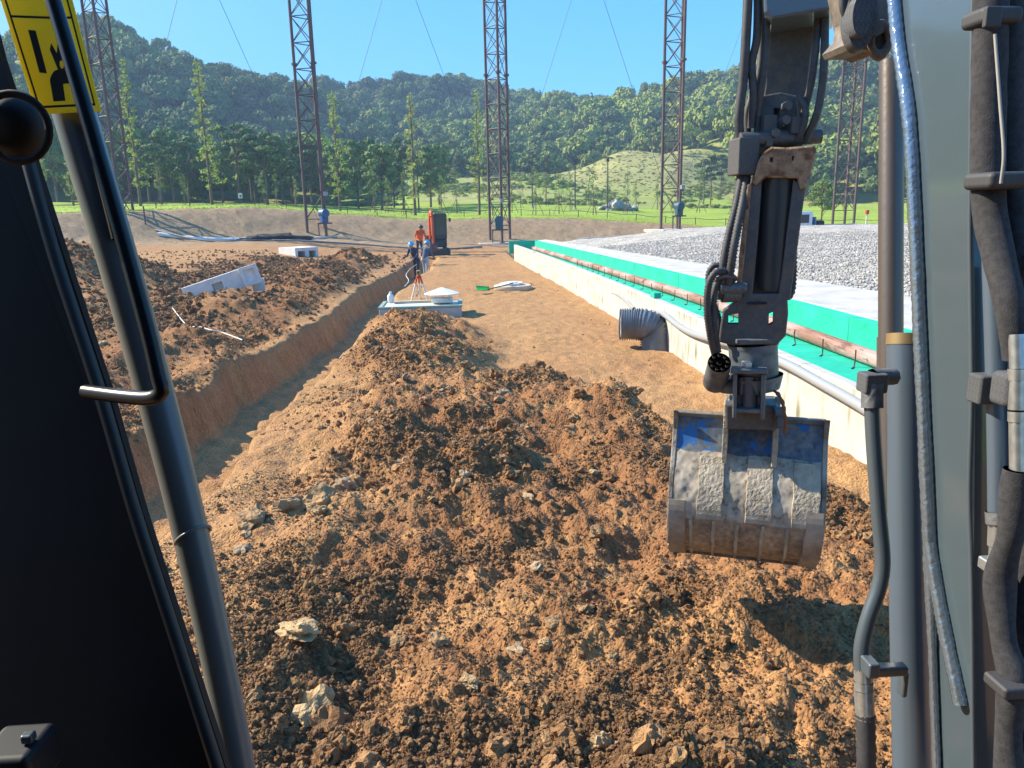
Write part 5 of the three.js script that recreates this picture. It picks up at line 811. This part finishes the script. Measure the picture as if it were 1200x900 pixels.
  mesh('hose_sleeve', sweep([[0.97, 1.936, -1.214], [0.97, 1.824, -1.212], [0.97, 1.717, -1.224], [0.97, 1.612, -1.196], [0.97, 1.549, -1.159], [0.97, 1.446, -1.154], [0.97, 1.31, -1.121]], t => 0.0245 + 0.003 * Math.sin(t * 22), 80, 16), sleeve, ex); mesh('hose_sleeve', sweep([[0.985, 1.726, -1.26], [0.985, 1.638, -1.24], [0.985, 1.541, -1.196], [0.985, 1.439, -1.187], [0.985, 1.269, -1.166]], 0.0145, 60, 14), sleeve, ex); mesh('hose_sleeve', sweep([[1.05, 2.3, -1.34], [1.05, 1.832, -1.263], [1.05, 1.255, -1.176]], 0.035, 40, 14), sleeve, ex);
  mesh('strap', rodBox(0.07, 0.022, 0.06, ...[0.96, 1.552, -1.15], 0.006), rubber, hf);

  // --- arm
  const arm = mesh('arm', [flatA([[1.402, 3.438, -3.612], [1.615, 3.415, -3.532], [1.582, 2.897, -3.544], [1.58, 2.631, -3.545], [1.384, 2.64, -3.619], [1.416, 2.938, -3.607]], 0.3), flatA([[1.396, 2.657, -3.654], [1.609, 2.648, -3.574], [1.581, 1.98, -3.584], [1.539, 1.95, -3.6], [1.367, 1.948, -3.665], [1.366, 2.164, -3.665]], 0.2)], armPaint, ex, 'dark worn excavator arm');
  mesh('boom_nose', [flatA([[1.272, 3.36, -3.341], [1.574, 3.327, -3.227], [1.566, 3.174, -3.23], [1.458, 3.168, -3.271], [1.319, 3.155, -3.323], [1.29, 3.184, -3.334]], 0.4, [], 0.01)], barrelPaint, ex, 'grey underside of the boom nose');
  mesh('link', [flatA([[1.36, 2.88, -3.508], [1.437, 2.89, -3.479], [1.501, 2.871, -3.455], [1.525, 2.668, -3.445], [1.355, 2.677, -3.509]], 0.1, [[[1.406, 2.831, -3.49], [1.44, 2.829, -3.478], [1.443, 2.774, -3.476], [1.409, 2.776, -3.489]]]), rodBox(0.06, 0.1, 0.1, ...[1.373, 2.738, -3.463]), rodBox(0.05, 0.07, 0.1, ...[1.476, 2.739, -3.424]), cyl(0.032, 0.032, 0.36, 18).rotateZ(Math.PI / 2 + 0.03).translate(...[1.422, 2.69, -3.424])], armPaint, arm);
  mesh('link_bolt', [cyl(0.02, 0.02, 0.04, 6).rotateX(Math.PI / 2).translate(...[1.441, 2.824, -3.417]), cyl(0.02, 0.02, 0.04, 6).rotateX(Math.PI / 2).translate(...[1.386, 2.709, -3.398]), cyl(0.02, 0.02, 0.04, 6).rotateX(Math.PI / 2).translate(...[1.431, 2.762, -3.401]), rodBox(0.03, 0.045, 0.03, ...[1.365, 2.675, -3.406])], greyCast, arm);
  mesh('manifold', [rodBox(0.095, 0.16, 0.14, ...[1.273, 2.615, -3.46], 0.008), rodBox(0.05, 0.03, 0.1, ...[1.28, 2.684, -3.458])], armPaint, arm, 'dark hose manifold block');
  mesh('guard', flatA([[1.305, 2.587, -3.368], [1.326, 2.629, -3.36], [1.355, 2.649, -3.349], [1.414, 2.643, -3.327], [1.516, 2.648, -3.289], [1.527, 2.627, -3.285], [1.513, 2.543, -3.29], [1.497, 2.473, -3.296], [1.475, 2.466, -3.304], [1.46, 2.513, -3.31], [1.341, 2.521, -3.355], [1.303, 2.49, -3.369], [1.289, 2.501, -3.374]], 0.16, [[[1.343, 2.61, -3.354], [1.369, 2.616, -3.344], [1.371, 2.577, -3.343], [1.345, 2.575, -3.353]], [[1.428, 2.614, -3.322], [1.451, 2.616, -3.313], [1.449, 2.581, -3.314], [1.43, 2.578, -3.321]]], 0.008), rusty, arm, 'rusty brown guard plate of the arm');
  const L = [[1.289, 2.502, -3.394], [1.331, 2.518, -3.378], [1.33, 2.405, -3.379], [1.325, 2.219, -3.381], [1.317, 2.008, -3.384], [1.311, 1.981, -3.386], [1.262, 1.98, -3.404], [1.255, 2.066, -3.407], [1.262, 2.112, -3.404], [1.258, 2.12, -3.406], [1.267, 2.212, -3.403], [1.263, 2.219, -3.404], [1.273, 2.31, -3.4], [1.269, 2.317, -3.402], [1.279, 2.406, -3.398]];
  mesh('side_flange', flatA(L, 0.26, [], 0.005), armPaint, arm); mesh('flange_edge', flatA([[1.272, 2.491, -3.391], [1.289, 2.501, -3.384], [1.269, 2.067, -3.392], [1.252, 1.981, -3.398], [1.244, 2.004, -3.401], [1.251, 2.182, -3.399]], 0.03, [], 0.004), rusty, arm);
  mesh('side_flange', flatA([[1.454, 2.511, -3.332], [1.502, 2.473, -3.314], [1.488, 2.255, -3.319], [1.469, 1.983, -3.327], [1.418, 1.982, -3.346], [1.429, 2.105, -3.342]], 0.26, [], 0.006), armPaint, arm);
  mesh('bucket_cylinder', sweep([[1.428, 2.566, -3.422], [1.424, 2.021, -3.423]], t => 0.072 - (t > 0.97 ? 0.012 : 0), 24, 24), std({ color: rgb(0.03, 0.034, 0.038), roughness: 0.4, metalness: 0.2 }), arm);
  const rib = (r, f) => t => r * (1 + 0.13 * Math.sin(t * f));
  const H1 = (pts, r, n = 60) => mesh('hose', sweep(pts, r, n, 10), rubber, arm), HR = (pts, r, f) => mesh('wrapped_hose', sweep(pts, rib(r, f), 150, 10), rubber, arm);
  H1([[1.263, 3.396, -3.464], [1.257, 3.157, -3.446], [1.253, 2.95, -3.448], [1.243, 2.774, -3.452], [1.264, 2.659, -3.464]], 0.021); H1([[1.306, 3.4, -3.478], [1.305, 3.123, -3.448], [1.29, 3.003, -3.454], [1.302, 2.88, -3.449], [1.305, 2.739, -3.468]], 0.018); H1([[1.344, 3.209, -3.454], [1.344, 3.051, -3.434], [1.334, 2.913, -3.437], [1.331, 2.827, -3.458], [1.338, 2.685, -3.476]], 0.016); H1([[1.335, 3.411, -3.517], [1.351, 3.136, -3.511], [1.339, 2.957, -3.495], [1.295, 2.814, -3.492], [1.304, 2.687, -3.489]], 0.015);
  H1([[1.555, 3.208, -3.414], [1.538, 3.056, -3.38], [1.53, 2.92, -3.383], [1.521, 2.818, -3.407], [1.514, 2.732, -3.43]], 0.016); H1([[1.572, 3.202, -3.388], [1.565, 2.999, -3.35], [1.561, 2.856, -3.352], [1.545, 2.76, -3.358], [1.529, 2.676, -3.404]], 0.017); H1([[1.485, 2.864, -3.4], [1.507, 2.797, -3.372], [1.501, 2.727, -3.374], [1.489, 2.676, -3.399]], 0.014);
  HR([[1.272, 2.556, -3.461], [1.244, 2.426, -3.431], [1.197, 2.24, -3.409], [1.178, 2.127, -3.396], [1.187, 2.069, -3.393]], 0.0185, 210); HR([[1.293, 2.556, -3.453], [1.261, 2.425, -3.405], [1.215, 2.241, -3.362], [1.203, 2.117, -3.367], [1.201, 2.057, -3.387]], 0.0185, 210); HR([[1.278, 2.551, -3.498], [1.233, 2.325, -3.455], [1.204, 2.18, -3.446], [1.193, 2.095, -3.45]], 0.016, 190);
  HR([[1.182, 2.117, -3.374], [1.135, 2.11, -3.372], [1.106, 2.05, -3.373], [1.106, 1.938, -3.373], [1.133, 1.816, -3.393], [1.166, 1.726, -3.421]], 0.0165, 200); HR([[1.202, 2.098, -3.407], [1.159, 2.069, -3.403], [1.138, 1.985, -3.391], [1.146, 1.856, -3.388], [1.176, 1.742, -3.417]], 0.0165, 190); HR([[1.209, 2.133, -3.464], [1.162, 2.133, -3.482], [1.143, 2.081, -3.489], [1.16, 1.982, -3.483], [1.193, 1.883, -3.47], [1.184, 1.764, -3.454]], 0.014, 200);
  HR([[1.499, 2.319, -3.415], [1.495, 2.177, -3.377], [1.498, 2.043, -3.375], [1.487, 1.996, -3.38], [1.47, 2.001, -3.406]], 0.015, 120);
  mesh('hose_clamp', [new THREE.TorusGeometry(0.045, 0.009, 8, 24).rotateX(1.1).translate(...[1.193, 2.076, -3.4]), cyl(0.028, 0.028, 0.12, 14).rotateZ(1.57).translate(...[1.226, 2.036, -3.398]), rodBox(0.05, 0.05, 0.05, ...[1.215, 2.007, -3.422])], greyCast, arm);

  // --- tilting head and coupler
  const fz = -3.34;
  const head = mesh('tilt_frame', flatA([[1.268, 2.011, -3.402], [1.43, 2.013, -3.341], [1.459, 1.983, -3.33], [1.465, 1.921, -3.328], [1.46, 1.82, -3.33], [1.425, 1.775, -3.343], [1.242, 1.769, -3.412], [1.184, 1.784, -3.434], [1.189, 1.86, -3.432], [1.197, 1.932, -3.429], [1.248, 1.976, -3.41]], 0.06, [[[1.212, 1.916, -3.423], [1.268, 1.929, -3.402], [1.271, 1.862, -3.401], [1.214, 1.861, -3.423]], [[1.379, 1.927, -3.36], [1.41, 1.94, -3.349], [1.413, 1.873, -3.348], [1.383, 1.857, -3.359]]], 0.008), armPaint, ex, 'dark tilting head under the arm');
  mesh('pin_cap', [cyl(0.036, 0.036, 0.08, 22).rotateZ(1.57).translate(...[1.226, 2.007, -3.418]), cyl(0.02, 0.02, 0.1, 18).rotateZ(1.57).translate(...[1.212, 2.003, -3.423])], greyCast, head); mesh('slot', rodBox(0.11, 0.012, 0.012, ...[1.34, 1.97, -3.367], 0.004), black, head); mesh('cross_plate', rodBox(0.17, 0.02, 0.05, ...[1.333, 1.794, -3.368], 0.004), greyCast, head);
  const drum = mesh('rotator_drum', sweep([[1.361, 1.768, -3.467], [1.376, 1.587, -3.461]], t => t < 0.06 ? 0.118 : 0.112, 20, 30), std({ map: rep(mottle([0.06, 0.075, 0.09], [0.13, 0.15, 0.165], 6, 5, 761, 256, 2), 4), roughness: 0.5, metalness: 0.2 }), ex, 'blue grey rotator drum'); mesh('drum_flange', sweep([[1.375, 1.612, -3.462], [1.382, 1.545, -3.459]], t => 0.132 - 0.02 * t, 4, 30), greyCast, drum); mesh('drum_lug', rodBox(0.035, 0.03, 0.05, ...[1.3, 1.686, -3.37], 0.006), zinc, drum);
  const mA = V([1.164, 1.703, -3.351]), mB = V([1.195, 1.578, -3.49]), md = mB.clone().sub(mA).normalize();
  const motor = mesh('hydraulic_motor', sweep([mA, mA.clone().lerp(mB, 0.25), mB], t => 0.052 + 0.006 * t, 12, 28), greyCast, ex, 'round hydraulic motor with a bolted end plate'); mesh('motor_arm', sweep([mB, [1.247, 1.564, -3.47], [1.298, 1.567, -3.451]], 0.04, 10, 12), greyCast, motor);
  { const u = V(1, 0, 0).addScaledVector(md, -md.x).normalize(), w = md.clone().cross(u); for (let i = 0; i < 9; i++) { const a = i * 0.698, p = mA.clone().addScaledVector(u, Math.cos(a) * 0.037).addScaledVector(w, Math.sin(a) * 0.037); mesh('motor_bolt', sweep([p.clone().addScaledVector(md, -0.009), p], 0.0075, 1, 6), zinc, motor); } mesh('motor_cap', sweep([mA.clone().addScaledVector(md, -0.006), mA], 0.012, 1, 12), zinc, motor); }
  const cp = mesh('coupler', [flatA([[1.217, 1.675, -3.341], [1.363, 1.677, -3.286], [1.368, 1.654, -3.285], [1.215, 1.651, -3.342]], 0.2), flatA([[1.228, 1.649, -3.347], [1.246, 1.65, -3.34], [1.251, 1.435, -3.339], [1.233, 1.438, -3.345]], 0.2), flatA([[1.344, 1.65, -3.304], [1.365, 1.651, -3.296], [1.368, 1.438, -3.295], [1.35, 1.437, -3.301]], 0.2), flatA([[1.249, 1.481, -3.349], [1.358, 1.484, -3.308], [1.359, 1.463, -3.308], [1.25, 1.461, -3.349]], 0.18), flatA([[1.266, 1.537, -3.403], [1.377, 1.539, -3.361], [1.379, 1.478, -3.36], [1.268, 1.471, -3.402]], 0.1)], greyCast, ex, 'grey steel quick coupler'); mesh('lock_cylinder', [sweep([[1.319, 1.63, -3.383], [1.326, 1.475, -3.38]], 0.035, 4, 18), sweep([[1.284, 1.623, -3.386], [1.287, 1.541, -3.385]], 0.014, 2, 10), sweep([[1.351, 1.626, -3.361], [1.355, 1.545, -3.359]], 0.014, 2, 10)], armPaint, cp); mesh('coupler_body', flatA([[1.243, 1.471, -3.472], [1.461, 1.475, -3.389], [1.467, 1.354, -3.387], [1.248, 1.347, -3.47]], 0.22, [], 0.01), armPaint, cp); mesh('pin_end', [cyl(0.03, 0.03, 0.05, 18).rotateZ(1.57).translate(...[1.47, 1.442, -3.386]), rodBox(0.03, 0.06, 0.05, ...[1.465, 1.406, -3.368])], greyCast, cp);
  mesh('cable', sweep([[1.425, 1.562, -3.343], [1.432, 1.553, -3.31], [1.448, 1.516, -3.295], [1.457, 1.468, -3.291], [1.47, 1.425, -3.296], [1.477, 1.36, -3.323]], t => 0.008 * (1 + 0.35 * vnoise(t * 24, 1, 5)), 60, 8), std({ color: rgb(0.16, 0.07, 0.035), roughness: 0.8 }), ex);

  // --- bucket: own frame at the top of its back plate, x across, z towards the cab
  const W = 0.345, prof = [[-0.02, 0.01], [0.0, -0.06], [0.035, -0.145], [0.075, -0.21], [0.125, -0.285], [0.158, -0.36], [0.168, -0.43], [0.155, -0.51], [0.115, -0.59], [0.05, -0.66], [-0.04, -0.715], [-0.14, -0.745]];
  const bk = new THREE.Group(); bk.name = 'bucket'; ex.add(bk); bk.position.set(1.4, 1.357, -3.56); bk.rotation.set(0, -0.36, -0.012, 'YXZ'); bk.scale.set(1, 1.045, 1); bk.userData.label = 'wide bucket caked with pale concrete and traces of blue paint';
  const pc = new THREE.CatmullRomCurve3(prof.map(p => V(0, p[1], p[0]))), NP = 80, NX = 60;
  const crust = t => t > 0.19 && t < 0.54;
  const shellGeo = (() => {
    const pos = [], uv = [], idx = [];
    for (const s of [0, 1]) for (let i = 0; i <= NP; i++) { const t = i / NP, p = pc.getPointAt(t), T = pc.getTangentAt(t), n = V(0, -T.z, T.y).multiplyScalar(T.y < 0 || T.z < 0 ? -1 : 1); const nn = V(0, T.z, -T.y); for (let j = 0; j <= NX; j++) { const u = j / NX, x = (u * 2 - 1) * W, k = s ? -0.016 : (crust(t) ? 0.006 * (0.5 + fbm(x * 22, t * 16, 3, 801)) + 0.004 * Math.max(0, vnoise(x * 60, t * 44, 805)) : 0.0015 * vnoise(x * 20, t * 20, 9)); pos.push(x, p.y + nn.y * k, p.z + nn.z * k); uv.push(u, t); } }
    const q = (NP + 1) * (NX + 1); for (const s of [0, 1]) for (let i = 0; i < NP; i++) for (let j = 0; j < NX; j++) { const a = s * q + i * (NX + 1) + j, b = a + NX + 1; s ? idx.push(a, a + 1, b, b, a + 1, b + 1) : idx.push(a, b, a + 1, b, b + 1, a + 1); }
    for (const i of [0, NP]) for (let j = 0; j < NX; j++) { const a = i * (NX + 1) + j, c = a + q; idx.push(a, a + 1, c, c, a + 1, c + 1); }
    const g = new THREE.BufferGeometry(); g.setIndex(idx); g.setAttribute('position', new THREE.Float32BufferAttribute(pos, 3)); g.setAttribute('uv', new THREE.Float32BufferAttribute(uv, 2)); g.computeVertexNormals(); return g;
  })();
  const bucketMap = tex(512, (u, v) => {
    const n = fbm(u * 9, v * 14, 4, 811), f = fbm(u * 40, v * 50, 3, 815), edge = v + 0.02 * n;
    let c;
    if (edge < 0.185) { const wear = clamp(0.5 + 1.7 * fbm(u * 6 + 3, v * 9, 4, 821)); c = [0, 1, 2].map(q => lerp([0.045, 0.09, 0.17][q], [0.16, 0.18, 0.20][q], wear) * (0.85 + 0.5 * f)); if (n > 0.24) c = [0.025, 0.13, 0.36]; }
    else if (edge < 0.53 + 0.04 * n) { const t = 0.33 + 0.16 * f + 0.1 * n; c = [t * 1.06, t * 0.92, t * 0.72]; if (f < -0.36) c = c.map(q => q * 0.7); }
    else { const t = clamp(0.5 + n); c = [0, 1, 2].map(q => lerp([0.27, 0.205, 0.145][q], [0.42, 0.33, 0.23][q], t) * (0.85 + 0.5 * f)); }
    return c.map(lin2s);
  });
  bucketMap.wrapS = bucketMap.wrapT = THREE.ClampToEdgeWrapping;
  mesh('shell', shellGeo, std({ map: bucketMap, roughness: 0.85 }), bk);
  const strip = (x, w0, w1, t0, t1, th, seg = 14) => { const pos = [], idx = [], uv = []; for (let i = 0; i <= seg; i++) { const t = lerp(t0, t1, i / seg), p = pc.getPointAt(t), T = pc.getTangentAt(t), n = V(0, T.z, -T.y), w = lerp(w0, w1, i / seg), j = 0.004 * vnoise(i * 0.9, x * 40, 3); for (const [dx, k] of [[-w, -0.002], [-w + 0.003, th], [w - 0.003, th], [w, -0.002]]) { pos.push(x + dx + j, p.y + n.y * k, p.z + n.z * k); uv.push(x + dx, p.y); } if (i) for (let q = 0; q < 3; q++) { const a = (i - 1) * 4 + q, b = i * 4 + q; idx.push(a, b, a + 1, a + 1, b, b + 1); } } for (const r of [0, seg]) { const a = r * 4; r ? idx.push(a, a + 2, a + 1, a, a + 3, a + 2) : idx.push(a, a + 1, a + 2, a, a + 2, a + 3); } const g = new THREE.BufferGeometry(); g.setIndex(idx); g.setAttribute('position', new THREE.Float32BufferAttribute(pos, 3)); g.setAttribute('uv', new THREE.Float32BufferAttribute(uv, 2)); const h = g.toNonIndexed(); h.computeVertexNormals(); return h; };
  const sideMat = std({ map: rep(mottle([0.12, 0.095, 0.07], [0.34, 0.31, 0.26], 5, 5, 831, 256, 2), 3), roughness: 0.85, bumpMap: rep(bumpFine, 4), bumpScale: 0.004 });
  const sideOut = [[0.02, 0.035], ...prof.slice(1, 11).map(([z, y]) => [z + 0.008, y]), [-0.15, -0.75], [-0.3, -0.6], [-0.34, -0.35], [-0.13, -0.02]];
  for (const s of [-1, 1]) { mesh('side_plate', plate(sideOut.map(([z, y]) => [-z, y]), 0.024, [], 0.004).rotateY(Math.PI / 2).translate(s * W + (s > 0 ? 0.026 : -0.002), 0, 0), sideMat, bk); mesh('corner_wrap', strip(s * (W - 0.022), 0.042, 0.046, 0.44, 0.9, 0.017, 18), std({ map: rep(mottle([0.22, 0.17, 0.125], [0.38, 0.32, 0.25], 5, 5, 835, 256, 2), 4), roughness: 0.85 }), bk); }
  const strapMat = std({ map: rep(mottle([0.27, 0.23, 0.17], [0.46, 0.395, 0.30], 6, 5, 841, 256, 2), 4), bumpMap: rep(bumpFine, 5), bumpScale: 0.008, roughness: 0.9 });
  for (const x of [-0.145, 0.085, 0.30]) mesh('wear_pad', strip(x - 0.02, 0.062, 0.062, 0.21, 0.52, 0.016), strapMat, bk);
  for (const x of [-0.262, -0.152, -0.04, 0.08, 0.195]) mesh('wear_strip', strip(x + 0.01, 0.010, 0.008, 0.53, 0.86, 0.011), strapMat, bk);
  mesh('cutting_edge', strip(0, W + 0.01, W - 0.01, 0.87, 1.0, 0.014, 6), std({ map: rep(mottle([0.09, 0.07, 0.05], [0.19, 0.145, 0.1], 6, 4, 845), 3), roughness: 0.8 }), bk); mesh('edge_tooth', strip(0.0, 0.012, 0.011, 0.885, 0.94, 0.022, 4), strapMat, bk);
  mesh('top_lip', rodBox(2 * W + 0.03, 0.022, 0.05, 0, 0.012, -0.03, 0.006), sideMat, bk);
  for (const x of [-0.11, 0.125]) mesh('ear', plate([[0.05, -0.19], [0.04, -0.02], [0.03, 0.09], [-0.02, 0.13], [-0.09, 0.12], [-0.2, 0.06], [-0.24, -0.02], [-0.06, -0.02], [0.0, -0.17]].map(([z, y]) => [-z - 0.045, y]), 0.026, [], 0.004).rotateY(Math.PI / 2).translate(x + 0.013, 0, 0), strapMat, bk);
  mesh('back_plate', flatZ([[-0.1, 0.06, -0.02], [0.115, 0.06, -0.02], [0.115, -0.02, -0.02], [-0.1, -0.02, -0.02]], 0.02, [], 0.003), std({ color: rgb(0.03, 0.06, 0.11), roughness: 0.6 }), bk);
}

renderer.render(scene, camera);
